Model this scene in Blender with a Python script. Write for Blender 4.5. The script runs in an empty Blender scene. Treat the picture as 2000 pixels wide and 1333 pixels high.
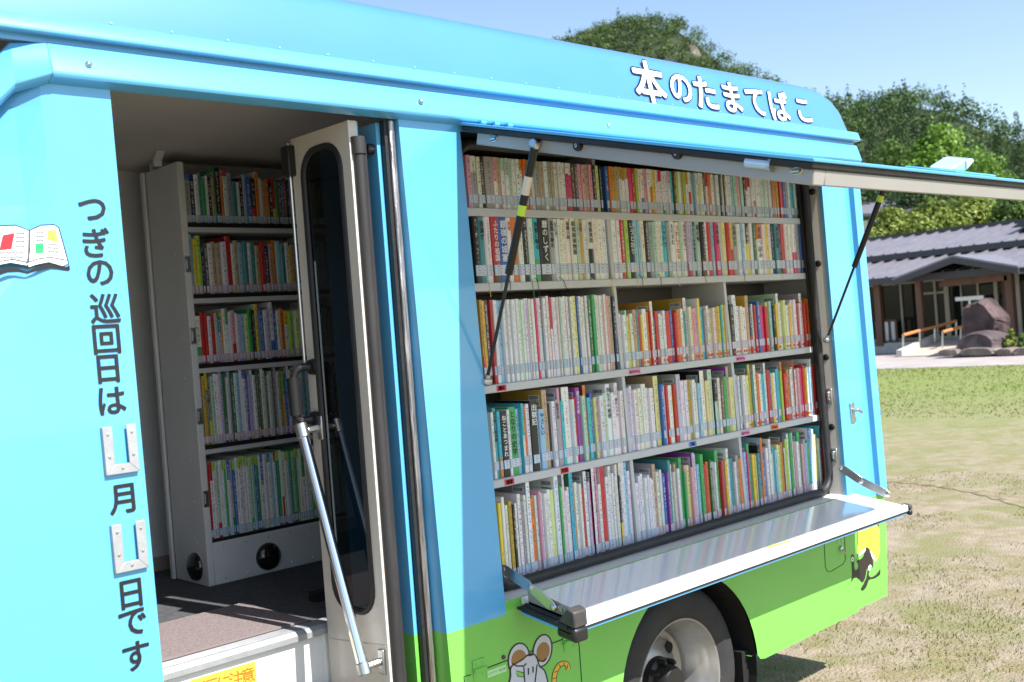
import bpy, bmesh, math, random
import numpy as np
from mathutils import Matrix, Vector

S = bpy.context.scene
C = S.collection
rnd = random.Random(7)

# ------------------------------------------------------------------ camera
FPX = 2102.0                                   # focal length in photo pixels (photo 2000 x 1333)
_R = np.array([[0.72495681, -0.68473007, -0.07471513],
               [-0.06047905, 0.04477471, -0.99716474],
               [0.68613403, 0.72742007, -0.0089521]])
_u, _s, _v = np.linalg.svd(_R); _R = _u @ _v
EYE = np.array([0.0, -2.15, 1.48])
cam = bpy.data.cameras.new('camera'); camo = bpy.data.objects.new('camera', cam); C.objects.link(camo)
cam.sensor_width = 36.0; cam.lens = FPX / 2000 * 36; cam.clip_start = 0.05; cam.clip_end = 3000
mw = Matrix.Identity(4)
for i in range(3):
    mw[i][0] = _R[0][i]; mw[i][1] = -_R[1][i]; mw[i][2] = -_R[2][i]; mw[i][3] = EYE[i]
camo.matrix_world = mw
cam.dof.use_dof = True; cam.dof.focus_distance = 3.1; cam.dof.aperture_fstop = 6.3
S.camera = camo

# ------------------------------------------------------------------ light
SUNV = Vector((0.155, -1.0, 1.20)).normalized()            # towards the sun
el = math.asin(SUNV.z); az = math.atan2(SUNV.x, SUNV.y)
w = bpy.data.worlds.new('World'); S.world = w; w.use_nodes = True
nt = w.node_tree; nt.nodes.clear()
wo = nt.nodes.new('ShaderNodeOutputWorld'); bg = nt.nodes.new('ShaderNodeBackground'); sk = nt.nodes.new('ShaderNodeTexSky')
sk.sky_type = 'NISHITA'; sk.sun_disc = False; sk.sun_elevation = el; sk.sun_rotation = az
sk.air_density = 1.0; sk.dust_density = 0.8; sk.ozone_density = 1.0; sk.altitude = 50
bg.inputs['Strength'].default_value = 0.12
nt.links.new(sk.outputs[0], bg.inputs[0]); nt.links.new(bg.outputs[0], wo.inputs[0])
sl = bpy.data.lights.new('sun', 'SUN'); sl.energy = 5.0; sl.angle = math.radians(0.5); sl.color = (1.0, 0.97, 0.93)
so = bpy.data.objects.new('sun', sl); C.objects.link(so); so.rotation_euler = SUNV.to_track_quat('Z', 'Y').to_euler()
S.view_settings.view_transform = 'Standard'; S.view_settings.look = 'None'
S.view_settings.exposure = 0.98; S.view_settings.gamma = 1.0
S.cycles.max_bounces = 8; S.cycles.sample_clamp_indirect = 30.0

# ------------------------------------------------------------------ measuring helpers
K = 0.03                                        # the bus side leans in by 3 cm per metre of height
def _ray(px, py): return _R.T @ np.array([px - 1000.0, py - 666.5, FPX])
def _hit(px, py, n, p0):
    d = _ray(px, py); n = np.array(n, float); t = ((np.array(p0, float) - EYE) @ n) / (d @ n); return EYE + t * d
def on_wall(px, py, off=0.0): return _hit(px, py, (0, 1, -K), (0, off, 0.75))
def on_x(px, py, x): return _hit(px, py, (1, 0, 0), (x, 0, 0))
def on_y(px, py, y): return _hit(px, py, (0, 1, 0), (0, y, 0))
def on_z(px, py, z): return _hit(px, py, (0, 0, 1), (0, 0, z))
def proj(P):
    c = _R @ (np.array(P, float) - EYE); return c[0] / c[2] * FPX + 1000, c[1] / c[2] * FPX + 666.5, c[2]
def wy(z, off=0.0): return K * (z - 0.75) + off

# ------------------------------------------------------------------ materials
def lin(r, g, b):
    f = lambda c: c / 12.92 if c <= 0.04045 else ((c + 0.055) / 1.055) ** 2.4
    return (f(r / 255), f(g / 255), f(b / 255))
MATS = {}
def mat(name, col, rough=0.5, metal=0.0, coat=0.0, var=0.0, vscale=6.0, bump=0.0, bscale=40.0, spec=0.5, rvar=0.0, stretch=None):
    if name in MATS: return MATS[name]
    m = bpy.data.materials.new(name); m.use_nodes = True; n = m.node_tree; b = n.nodes['Principled BSDF']
    b.inputs['Base Color'].default_value = (*col, 1); b.inputs['Roughness'].default_value = rough
    b.inputs['Metallic'].default_value = metal; b.inputs['Coat Weight'].default_value = coat
    b.inputs['Coat Roughness'].default_value = 0.04; b.inputs['Specular IOR Level'].default_value = spec
    if var or bump or rvar:
        tc = n.nodes.new('ShaderNodeTexCoord'); src = tc.outputs['Object']
        if stretch:
            mp = n.nodes.new('ShaderNodeMapping'); mp.inputs['Scale'].default_value = stretch
            n.links.new(src, mp.inputs[0]); src = mp.outputs[0]
    if var or rvar:
        t = n.nodes.new('ShaderNodeTexNoise'); t.inputs['Scale'].default_value = vscale; t.inputs['Detail'].default_value = 6
        n.links.new(src, t.inputs['Vector'])
    if var:
        r = n.nodes.new('ShaderNodeValToRGB'); r.color_ramp.elements[0].position = 0.3; r.color_ramp.elements[1].position = 0.7
        r.color_ramp.elements[0].color = (*[max(0, c * (1 - var)) for c in col], 1)
        r.color_ramp.elements[1].color = (*[min(1, c * (1 + var)) for c in col], 1)
        n.links.new(t.outputs['Fac'], r.inputs[0]); n.links.new(r.outputs[0], b.inputs['Base Color'])
    if rvar:
        mr = n.nodes.new('ShaderNodeMapRange'); mr.inputs['To Min'].default_value = max(0.02, rough - rvar); mr.inputs['To Max'].default_value = rough + rvar
        n.links.new(t.outputs['Fac'], mr.inputs[0]); n.links.new(mr.outputs[0], b.inputs['Roughness'])
    if bump:
        t2 = n.nodes.new('ShaderNodeTexNoise'); t2.inputs['Scale'].default_value = bscale; t2.inputs['Detail'].default_value = 5
        n.links.new(src, t2.inputs['Vector'])
        bp = n.nodes.new('ShaderNodeBump'); bp.inputs['Strength'].default_value = bump; bp.inputs['Distance'].default_value = 0.01
        n.links.new(t2.outputs['Fac'], bp.inputs['Height']); n.links.new(bp.outputs[0], b.inputs['Normal'])
    MATS[name] = m; return m

BLUE = mat('pale_blue_paint', (0.10, 0.395, 0.69), 0.32, coat=0.7, var=0.03, vscale=2.0, bump=0.012, bscale=3.0)
ROOFB = mat('roof_blue_paint', (0.07, 0.235, 0.62), 0.30, coat=0.7, var=0.04, vscale=3, bump=0.012, bscale=4)
GREEN = mat('green_paint', (0.155, 0.50, 0.075), 0.32, coat=0.7, var=0.03, vscale=2, bump=0.012, bscale=3)
WHITE = mat('white_paint', (0.78, 0.78, 0.76), 0.35, coat=0.3, var=0.04, vscale=4)
COUNTER = mat('counter_white_gloss', (0.80, 0.80, 0.80), 0.15, coat=0.5, bump=0.010, bscale=5, stretch=(6, 1, 1))
SHELFW = mat('shelf_white_laminate', (0.53, 0.545, 0.56), 0.4, var=0.04, vscale=8)
INNERW = mat('interior_grey_panel', (0.64, 0.645, 0.64), 0.5, var=0.06, vscale=5)
CEIL = mat('interior_ceiling', (0.52, 0.49, 0.46), 0.7, var=0.06, vscale=3)
BEIGE = mat('beige_door_enamel', (0.60, 0.55, 0.48), 0.4, coat=0.3, var=0.05, vscale=4)
RUBBER = mat('black_rubber', (0.014, 0.014, 0.015), 0.55, var=0.3, vscale=20, bump=0.15, bscale=60)
GREYRUB = mat('worn_rubber_tube', (0.028, 0.026, 0.027), 0.6, var=0.35, vscale=30, stretch=(1, 1, 0.15), bump=0.2)
BLACK = mat('black_plastic', (0.012, 0.012, 0.013), 0.4)
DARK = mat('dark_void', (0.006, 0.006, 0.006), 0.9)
CHROME = mat('chrome', (0.82, 0.82, 0.82), 0.12, 1.0)
STEEL = mat('zinc_steel', (0.55, 0.56, 0.55), 0.32, 1.0, var=0.12, vscale=14, rvar=0.1)
ALU = mat('aluminium', (0.40, 0.41, 0.42), 0.5, 0.55, var=0.1, vscale=30, bump=0.05, bscale=200)
ALUW = mat('flap_frame_aluminium', (0.36, 0.345, 0.325), 0.38, 0.15, var=0.05, vscale=6)
GLASS = bpy.data.materials.new('tinted_door_glass'); GLASS.use_nodes = True
_n = GLASS.node_tree; _n.nodes.clear(); _o = _n.nodes.new('ShaderNodeOutputMaterial'); _t = _n.nodes.new('ShaderNodeBsdfTransparent'); _t.inputs[0].default_value = (.07, .10, .12, 1)
_g = _n.nodes.new('ShaderNodeBsdfGlossy'); _g.inputs['Roughness'].default_value = .03; _f = _n.nodes.new('ShaderNodeFresnel'); _f.inputs[0].default_value = 1.45; _m = _n.nodes.new('ShaderNodeMixShader')
_n.links.new(_f.outputs[0], _m.inputs[0]); _n.links.new(_t.outputs[0], _m.inputs[1]); _n.links.new(_g.outputs[0], _m.inputs[2]); _n.links.new(_m.outputs[0], _o.inputs[0])
CARPET = mat('charcoal_carpet', (0.075, 0.077, 0.082), 0.95, var=0.3, vscale=60, bump=0.5, bscale=500)
MATC = mat('brown_grey_pile', (0.31, 0.25, 0.245), 0.98, var=0.22, vscale=120, bump=1.0, bscale=350)
BLKINK = mat('black_vinyl', (0.012, 0.012, 0.014), 0.35)
WHTINK = mat('white_vinyl', (0.82, 0.82, 0.82), 0.35)
REDINK = mat('red_vinyl', (0.62, 0.02, 0.03), 0.35)
GRNINK = mat('green_vinyl', (0.03, 0.40, 0.14), 0.35)
YELINK = mat('yellow_vinyl', (0.85, 0.66, 0.06), 0.4)
TIGER = mat('amber_vinyl', (0.72, 0.40, 0.04), 0.4)
GREYINK = mat('pale_grey_vinyl', (0.50, 0.52, 0.58), 0.4)
TANINK = mat('tan_vinyl', (0.30, 0.15, 0.05), 0.4)
ORGINK = mat('orange_vinyl', (0.75, 0.16, 0.02), 0.4)
PINKINK = mat('pink_paper', (0.78, 0.25, 0.45), 0.6)
REDTAG = mat('red_paper', (0.62, 0.05, 0.06), 0.6)
LIMETAG = mat('lime_sticker', (0.55, 0.75, 0.05), 0.5)
BLUETAG = mat('blue_paper', (0.10, 0.25, 0.65), 0.6)
TYRE = mat('tyre_rubber', (0.022, 0.021, 0.022), 0.75, var=0.25, vscale=10, bump=0.2, bscale=80)
RIMP = mat('silver_wheel_paint', (0.34, 0.335, 0.33), 0.38, 0.7, var=0.15, vscale=8)
BRUSH = mat('brushed_weather_strip', (0.42, 0.39, 0.38), 0.35, 0.9, var=0.5, vscale=60, stretch=(1, 1, 0.12), bump=0.6, bscale=120)
LENS = mat('clear_lamp_lens', (0.55, 0.58, 0.60), 0.1, coat=0.6)

# ------------------------------------------------------------------ mesh builder
class MB:
    def __init__(s): s.v = []; s.f = []; s.m = []
    def poly(s, pts, mi=0):
        i = len(s.v); s.v += [tuple(p) for p in pts]; s.f.append(list(range(i, i + len(pts)))); s.m.append(mi)
    def box(s, x0, x1, y0, y1, z0, z1, mi=0):
        i = len(s.v)
        s.v += [(x, y, z) for z in (z0, z1) for y in (y0, y1) for x in (x0, x1)]
        for q in ((0, 2, 3, 1), (4, 5, 7, 6), (0, 1, 5, 4), (2, 6, 7, 3), (0, 4, 6, 2), (1, 3, 7, 5)):
            s.f.append([i + k for k in q]); s.m.append(mi)
    def prism(s, pts, vec, mi=0, cap=True):
        n = len(pts); i = len(s.v)
        s.v += [tuple(p) for p in pts] + [tuple(np.array(p) + np.array(vec)) for p in pts]
        for k in range(n):
            l = (k + 1) % n; s.f.append([i + k, i + l, i + n + l, i + n + k]); s.m.append(mi)
        if cap:
            s.f.append([i + k for k in range(n)][::-1]); s.m.append(mi)
            s.f.append([i + n + k for k in range(n)]); s.m.append(mi)
    def strip(s, A, B, mi=0, closed=False):
        n = len(A); i = len(s.v); s.v += [tuple(p) for p in A] + [tuple(p) for p in B]
        for k in range(n if closed else n - 1):
            l = (k + 1) % n; s.f.append([i + k, i + l, i + n + l, i + n + k]); s.m.append(mi)
    def tube(s, pts, r, mi=0, seg=10, closed=False, cap=True, r2=None):
        P = [np.array(p, float) for p in pts]; n = len(P); rings = []
        prev = None
        for k in range(n):
            if closed: t = P[(k + 1) % n] - P[k - 1]
            else: t = P[min(k + 1, n - 1)] - P[max(k - 1, 0)]
            t /= np.linalg.norm(t) + 1e-12
            if prev is None:
                a = np.array([0, 0, 1.0]) if abs(t[2]) < 0.9 else np.array([1.0, 0, 0])
            else: a = prev
            u = a - t * (a @ t); u /= np.linalg.norm(u); v = np.cross(t, u); prev = u
            rr = r if r2 is None else r + (r2 - r) * k / (n - 1)
            rings.append([P[k] + rr * (math.cos(2 * math.pi * j / seg) * u + math.sin(2 * math.pi * j / seg) * v) for j in range(seg)])
        i = len(s.v)
        for R in rings: s.v += [tuple(p) for p in R]
        for k in range(n if closed else n - 1):
            a = i + k * seg; b = i + ((k + 1) % n) * seg
            for j in range(seg):
                l = (j + 1) % seg; s.f.append([a + j, a + l, b + l, b + j]); s.m.append(mi)
        if cap and not closed:
            s.f.append([i + j for j in range(seg)][::-1]); s.m.append(mi)
            s.f.append([i + (n - 1) * seg + j for j in range(seg)]); s.m.append(mi)
    def lathe(s, prof, c, ax, mi=0, seg=40, mis=None, cap=True):
        """prof = [(radius, distance along ax)]"""
        ax = np.array(ax, float); ax /= np.linalg.norm(ax)
        a = np.array([0, 0, 1.0]) if abs(ax[2]) < 0.9 else np.array([1.0, 0, 0])
        u = a - ax * (a @ ax); u /= np.linalg.norm(u); v = np.cross(ax, u); c = np.array(c, float); i = len(s.v)
        for (r, d) in prof:
            for j in range(seg):
                an = 2 * math.pi * j / seg; s.v.append(tuple(c + ax * d + r * (math.cos(an) * u + math.sin(an) * v)))
        for k in range(len(prof) - 1):
            for j in range(seg):
                l = (j + 1) % seg; s.f.append([i + k * seg + j, i + k * seg + l, i + (k + 1) * seg + l, i + (k + 1) * seg + j])
                s.m.append(mis[k] if mis else mi)
        for e, k in ((0, 0), (1, len(prof) - 1)):
            if cap and prof[k][0] > 1e-4:
                q = [i + k * seg + j for j in range(seg)]; s.f.append(q if e else q[::-1]); s.m.append(mis[min(k, len(prof) - 2)] if mis else mi)
    def tilt(s, q=0.16):
        s.v = [(x, y, z + q * y) for x, y, z in s.v]; return s
    def shear(s):
        s.v = [(x, y + K * (z - 0.75), z) for x, y, z in s.v]; return s
    def build(s, name, mats, parent=None, smooth=False, bevel=0.0, seg=2):
        me = bpy.data.meshes.new(name); me.from_pydata(s.v, [], s.f)
        if not isinstance(mats, (list, tuple)): mats = [mats]
        for m in mats: me.materials.append(m)
        me.polygons.foreach_set('material_index', s.m)
        bm = bmesh.new(); bm.from_mesh(me); bmesh.ops.recalc_face_normals(bm, faces=bm.faces[:]); bm.to_mesh(me); bm.free()
        me.update()
        o = bpy.data.objects.new(name, me); C.objects.link(o)
        if parent: link(o, parent)
        if smooth: shade(o)
        if bevel:
            b = o.modifiers.new('bevel', 'BEVEL'); b.width = bevel; b.segments = seg; b.limit_method = 'ANGLE'; b.angle_limit = math.radians(40)
            b.harden_normals = False; shade(o, 35)
        return o
def shade(o, ang=40):
    me = o.data; me.polygons.foreach_set('use_smooth', [True] * len(me.polygons))
    bm = bmesh.new(); bm.from_mesh(me)
    for e in bm.edges:
        e.smooth = not (len(e.link_faces) == 2 and e.calc_face_angle(0) > math.radians(ang))
    bm.to_mesh(me); bm.free()
def link(o, parent):
    """o was built in world coordinates: parent it and keep it in place"""
    o.parent = parent
    p = parent; off = Vector((0, 0, 0))
    while p is not None: off += p.location; p = p.parent
    o.location = o.location - off
def empty(name, loc, label, cat, group=None):
    o = bpy.data.objects.new(name, None); C.objects.link(o); o.location = loc; o.empty_display_size = 0.2
    return tag(o, label, cat, group)
def tag(o, label, cat, group=None, kind=None):
    o['label'] = label; o['category'] = cat
    if group: o['group'] = group
    if kind: o['kind'] = kind
    return o
def struct(o, label, cat): o['kind'] = 'structure'; return tag(o, label, cat)

# ------------------------------------------------------------------ lettering
_fc = bpy.data.curves.new('lettering', 'FONT'); _fo = bpy.data.objects.new('lettering', _fc); C.objects.link(_fo)
_gc = {}
def glyph(ch, bold=0.0, res=3):
    """outline of one character as flat faces in a unit square centred on 0"""
    k = (ch, bold, res)
    if k not in _gc:
        _fc.body = ch; _fc.offset = bold; _fc.resolution_u = res; _fc.size = 1.0; _fc.fill_mode = 'FRONT'
        bpy.context.view_layer.update()
        me = bpy.data.meshes.new_from_object(_fo.evaluated_get(bpy.context.evaluated_depsgraph_get()))
        vs = np.array([v.co[:2] for v in me.vertices]) if len(me.vertices) else np.zeros((0, 2))
        fs = [list(p.vertices) for p in me.polygons]
        wide = ord(ch) > 0x2000
        if len(vs):
            lo, hi = vs.min(0), vs.max(0)
            cx = (lo[0] + hi[0]) / 2; cy = (lo[1] + hi[1]) / 2
            sc = 1.0 / (0.92 if wide else 0.80)
            vs = (vs - [cx, cy if wide else 0.36]) * sc
        _gc[k] = (vs, fs); bpy.data.meshes.remove(me)
    return _gc[k]
def put_glyph(mb, ch, fn, size, cx, cy, mi=0, bold=0.0, sx=1.0, sy=1.0, shear=0.0, lift=0.0, res=3):
    """bold = stroke growth in character units, made of copies shifted round a circle (each 0.03 mm above the last)"""
    vs, fs = glyph(ch, 0.0, res)
    sh = [(0, 0)] if not bold else [(bold * math.cos(a), bold * math.sin(a)) for a in np.linspace(0, 2 * math.pi, 9)[:-1]] + [(0, 0)]
    for k, (dx, dy) in enumerate(sh):
        i = len(mb.v)
        for x, y in vs: mb.v.append(tuple(fn(cx + ((x + dx) * sx + shear * (y + dy)) * size, cy + (y + dy) * sy * size, lift + k * 0.00003)))
        for f in fs: mb.f.append([i + k2 for k2 in f]); mb.m.append(mi)
def build_flat(mb, name, mats, parent):
    """flat vinyl or print: keep the normals pointing to -y"""
    me = bpy.data.meshes.new(name); me.from_pydata(mb.v, [], mb.f)
    for m in (mats if isinstance(mats, (list, tuple)) else [mats]): me.materials.append(m)
    me.polygons.foreach_set('material_index', mb.m); me.update()
    o = bpy.data.objects.new(name, me); C.objects.link(o)
    if parent: link(o, parent)
    return o
def wallfn(x, z, lift=0.0): return (x, wy(z) - lift, z)
def px_poly(pts, lift): return [wallfn(*(lambda q: (q[0], q[2]))(on_wall(*p)), lift * 0.5) for p in pts]
def stroke(mb, pts, wpx, lift, mi=0, fn=None):
    """a brush line through photo points, laid on the bus side"""
    P = [np.array(p, float) for p in pts]; L = []; Rr = []
    for k in range(len(P)):
        t = P[min(k + 1, len(P) - 1)] - P[max(k - 1, 0)]; t /= np.linalg.norm(t) + 1e-9; n = np.array([-t[1], t[0]]) * wpx / 2
        L.append(P[k] + n); Rr.append(P[k] - n)
    for k in range(len(P) - 1):
        q = [L[k], L[k + 1], Rr[k + 1], Rr[k]]
        mb.poly([fn(p, lift) for p in q] if fn else px_poly(q, lift), mi)
def ell(cx, cy, rx, ry, rot=0, n=28, a0=0, a1=360):
    r = math.radians(rot); out = []
    for k in range(n):
        a = math.radians(a0 + (a1 - a0) * k / (n if a1 - a0 == 360 else n - 1)); x = rx * math.cos(a); y = ry * math.sin(a)
        out.append((cx + x * math.cos(r) - y * math.sin(r), cy + x * math.sin(r) + y * math.cos(r)))
    return out
def grow(pts, d):
    P = np.array(pts, float); n = len(P); out = []
    area = sum(P[k][0] * P[(k + 1) % n][1] - P[(k + 1) % n][0] * P[k][1] for k in range(n))
    sg = 1 if area > 0 else -1
    for k in range(n):
        t = P[(k + 1) % n] - P[k - 1]; t /= np.linalg.norm(t) + 1e-9; out.append(tuple(P[k] + np.array([t[1], -t[0]]) * d * sg))
    return out
def spline(pts, sub=6, closed=True):
    P = [np.array(p, float) for p in pts]; n = len(P); out = []
    for k in range(n if closed else n - 1):
        a, b, c, d = (P[(k - 1) % n], P[k], P[(k + 1) % n], P[(k + 2) % n]) if closed else (P[max(k - 1, 0)], P[k], P[k + 1], P[min(k + 2, n - 1)])
        for i in range(sub):
            t = i / sub; out.append(tuple(0.5 * ((2 * b) + (-a + c) * t + (2 * a - 5 * b + 4 * c - d) * t * t + (-a + 3 * b - 3 * c + d) * t ** 3)))
    if not closed: out.append(tuple(P[-1]))
    return out

# ================================================================== THE BUS
bus = empty('library_bus', (2.0, 0.9, 0.0), 'pale blue and green mobile library bus with its side flap raised over full bookshelves', 'bus')
XL, XR0, XR1 = 1.93, 3.731, 3.772            # opening: left edge, right edge at the sill and at the top
ZS, ZT, ZG = 0.757, 2.046, 0.722             # sill, top of the opening, paint line blue/green
def xr(z): return XR0 + (XR1 - XR0) * (z - 0.752) / 1.25
def xe(z): return 4.022 + 0.027 * (z - 0.64) / 1.4 if z > 0.64 else 4.022 - 0.05 * ((0.64 - z) / 0.32) ** 1.5   # rear corner

# outer skin -------------------------------------------------------------
sk = MB()
def skin(xs, zs, yf=None, mi=None):
    for zi in range(len(zs) - 1):
        for xi in range(len(xs) - 1):
            z0, z1 = zs[zi], zs[zi + 1]
            g = lambda x, z: ((x(z) if callable(x) else x), z)
            q = [g(xs[xi], z0), g(xs[xi + 1], z0), g(xs[xi + 1], z1), g(xs[xi], z1)]
            m = (1 if z1 <= ZG + 1e-6 else 0) if mi is None else mi
            sk.poly([(x, (yf(x, z) if yf else 0.0), z) for x, z in q], m)
def pinch(x, z):
    t = max(0.0, min(1.0, (z - 1.55) / 0.45)); d = max(0.0, 0.835 - x); return 0.55 * t * d + 0.35 * max(0, 0.62 - x)
zsA = [0.30, 0.5, ZG] + [0.9, 1.1, 1.3, 1.5, 1.6, 1.7, 1.8, 1.9, 2.0, 2.07]
skin([0.2, 0.45, 0.6, 0.7, 0.78, 0.825, 0.845, 0.90, 0.966], zsA, pinch)
skin([1.722, XL], [0.30, ZG, 1.2, 1.6, 2.07])
skin([0.966, 1.722], [2.046, 2.07]); skin([XL, lambda z: xr(z)], [2.03, 2.07])
skin([XL, XR0], [ZG, ZS], mi=1)
# skirt with the wheel arch
WC = (2.70, 0.31); AR = 0.352
arc = [(WC[0] + AR * math.cos(a), WC[1] + AR * math.sin(a)) for a in np.linspace(math.pi, 0, 25)]
def fan(xa, xb, top):
    pass
for k in range(24):
    (x0, z0), (x1, z1) = arc[k], arc[k + 1]
    sk.poly([(x0, 0, z0), (x1, 0, z1), (x1, 0, ZG), (x0, 0, ZG)], 1)
skin([XL, arc[0][0]], [0.30, ZG]); skin([arc[-1][0], XR0], [0.318, ZG])
sk.poly([(arc[-1][0] + .002, 0, 0.318), (arc[-1][0] + .012, 0, 0.304), (arc[-1][0] + .04, 0, 0.298), (XR0, 0, 0.310), (XR0, 0, 0.318)], 1)
zsE = [0.322, 0.45, 0.6, ZG, 0.757, 1.0, 1.4, 1.8, 2.046, 2.07]
skin([XR0, lambda z: xe(z) - 0.075], [0.32, 0.45, 0.6, ZG])
for a, b in zip(zsE[3:-1], zsE[4:]): skin([xr, lambda z: xe(z) - 0.075], [a, b])
# rear corner post stands 2 cm proud, with a blue return that faces forwards
for a, b in zip(zsE[:-1], zsE[1:]):
    m = 1 if b <= ZG + 1e-6 else 0; st = 0.02 if a > 0.7 else 0.002
    p = lambda x, y, z: (x, y, z)
    sk.poly([p(xe(a) - .075, 0, a), p(xe(a) - .072, -st, a), p(xe(b) - .072, -st, b), p(xe(b) - .075, 0, b)], m)
    sk.poly([p(xe(a) - .072, -st, a), p(xe(a) - .018, -st, a), p(xe(b) - .018, -st, b), p(xe(b) - .072, -st, b)], m)
    sk.poly([p(xe(a) - .018, -st, a), p(xe(a), .02, a), p(xe(b), .02, b), p(xe(b) - .018, -st, b)], m)
    sk.poly([p(xe(a), .02, a), p(xe(a), 1.75, a), p(xe(b), 1.75, b), p(xe(b), .02, b)], m)
# edge return of the skin round the opening (1.4 cm)
for a, b in zip(zsE[4:-2], zsE[5:-1]):
    sk.poly([(xr(a), 0, a), (xr(a), .016, a), (xr(b), .016, b), (xr(b), 0, b)], 0)
sk.poly([(XL, 0, ZS), (XL, .016, ZS), (XL, .016, ZT), (XL, 0, ZT)], 0)
sk.poly([(XL, 0, ZS), (XL, .016, ZS), (XR0, .016, ZS), (XR0, 0, ZS)], 2)
# far side, front and rear closing panels, so no light leaks in
sk.poly([(0.2, 1.75, .3), (4.02, 1.75, .3), (4.02, 1.75, 2.2), (0.2, 1.75, 2.2)], 0)
sk.poly([(0.2, .2, .3), (0.2, 1.75, .3), (0.2, 1.75, 2.2), (0.2, .2, 2.2)], 0)
sk.poly([(3.04, .02, .315), (4.0, .02, .325), (4.0, 1.75, .325), (3.04, 1.75, .315)], 1)
sk.shear().build('side_body', [BLUE, GREEN, WHITE], bus)

# door recess on its rear side: leaning wall meets upright jamb -----------------
jm = MB()
for a, b in ((0.30, ZG), (ZG, 1.3), (1.3, 2.046)):
    m = 1 if b <= ZG + 1e-6 else 0
    jm.poly([(1.722, wy(a), a), (1.7215, 0.055, a), (1.7215, 0.055, b), (1.722, wy(b), b)], m)
    jm.poly([(1.7215, 0.055, a), (1.718, 0.40, a), (1.718, 0.40, b), (1.7215, 0.055, b)], m)
jm.build('door_jamb', [BLUE, GREEN], bus)
ws = MB(); ws.box(1.698, 1.715, 0.046, 0.058, 0.3, 2.045); ws.build('door_weather_strip', BRUSH, bus, bevel=0.004)
ws2 = MB(); ws2.box(1.687, 1.698, 0.056, 0.072, 0.3, 2.045); ws2.build('door_seal', RUBBER, bus)

# roof ------------------------------------------------------------------------
prof = [(0.0, 2.176), (0.004, 2.20), (0.026, 2.305), (0.040, 2.332), (0.064, 2.355), (0.10, 2.372), (0.15, 2.386), (0.25, 2.402), (0.5, 2.425), (0.86, 2.435)]
prof = [(y + 0.045, z) for y, z in prof]; prof += [(1.80 - y, z) for y, z in prof[::-1]]
rx = [-0.3, 0.5, 1.5, 2.5, 3.5, 3.77] + [3.77 + 0.275 * math.sin(a) for a in np.linspace(0.25, math.pi / 2, 9)]
rf = MB(); rows = []
for x in rx:
    t = max(0.0, (x - 3.77) / 0.275); f = 0.36 + 0.64 * math.sqrt(max(0.0, 1 - t ** 3.0)) if t > 0 else 1.0
    rows.append([(x, y + 0.02 * (1 - f) * (1 if y < 0.9 else -1), 2.176 + (z - 2.176) * f) for y, z in prof])
for A, B in zip(rows[:-1], rows[1:]): rf.strip(A, B)
rf.poly(rows[-1]); roof = rf.build('roof', ROOFB, bus, smooth=True)
cl = MB(); cl.box(-0.3, 4.0, 0.06, 1.74, 2.150, 2.170); cl.build('interior_ceiling', CEIL, bus)

# gutter, and the bevelled rail below it ---------------------------------------------
def extr(profile, x0, x1, name, m, bev=0.003, cap=True):
    mb = MB(); A = [(x0, y, z) for y, z in profile]; mb.prism(A, (x1 - x0, 0, 0)); mb.shear(); return mb.build(name, m, bus, bevel=bev)
extr([(0.012, 2.143), (-0.024, 2.141), (-0.027, 2.147), (-0.019, 2.174), (-0.012, 2.180), (0.012, 2.182)], -0.3, 4.062, 'gutter', BLUE)
extr([(0.0, 2.128), (-0.0005, 2.1432), (0.012, 2.1434), (0.012, 2.128)], -0.3, 4.05, 'gutter_channel', BLUE, 0)
rp = [(-0.001, 2.046), (-0.026, 2.056), (-0.030, 2.063), (-0.013, 2.123), (-0.007, 2.128), (0.010, 2.128), (0.010, 2.046)]
rl = MB()
A = [(0.838, y, z) for y, z in rp]; rl.prism(A, (4.052 - 0.838, 0, 0))
# the front end of the rail dips and sweeps down the windscreen pillar
B = [(0.775, y * 0.5 + 0.012, z - 0.022 if z < 2.1 else z - 0.004) for y, z in rp]; rl.strip(B, A, closed=True)
D = [(0.42, 0.10 + y * 0.5, z - 0.40) for y, z in rp]; rl.strip(D, B, closed=True)
rl.shear().build('side_rail', BLUE, bus, bevel=0.004)
fp = MB(); fp.poly([(0.75, 0.016, 2.128), (0.0, 0.10, 2.128), (-.3, .2, 1.5), (0.40, 0.125, 1.70)]); fp.shear().build('front_pillar', BLUE, bus)
screw = None
for px, py in ((173, 126), (822, 199), (1188, 246), (1632, 328)):
    p = on_wall(px, py, -.024); s = MB(); s.lathe([(0.0072, 0), (0.0066, .003), (0.004, .006), (0, .0068)], p, (0, -1, .28), seg=12); s.build('rail_screw', STEEL, bus, smooth=True)
for k in range(23):
    x = 0.98 + k * 0.135; s = MB(); s.lathe([(0.0034, 0), (0.0025, .002), (0, .0026)], (x, wy(2.185, -.004), 2.187), (0, -1, .3), seg=8); s.build('roof_rivet', mat('painted_rivet', (.20, .42, .60), .4), bus, smooth=True)

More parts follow.
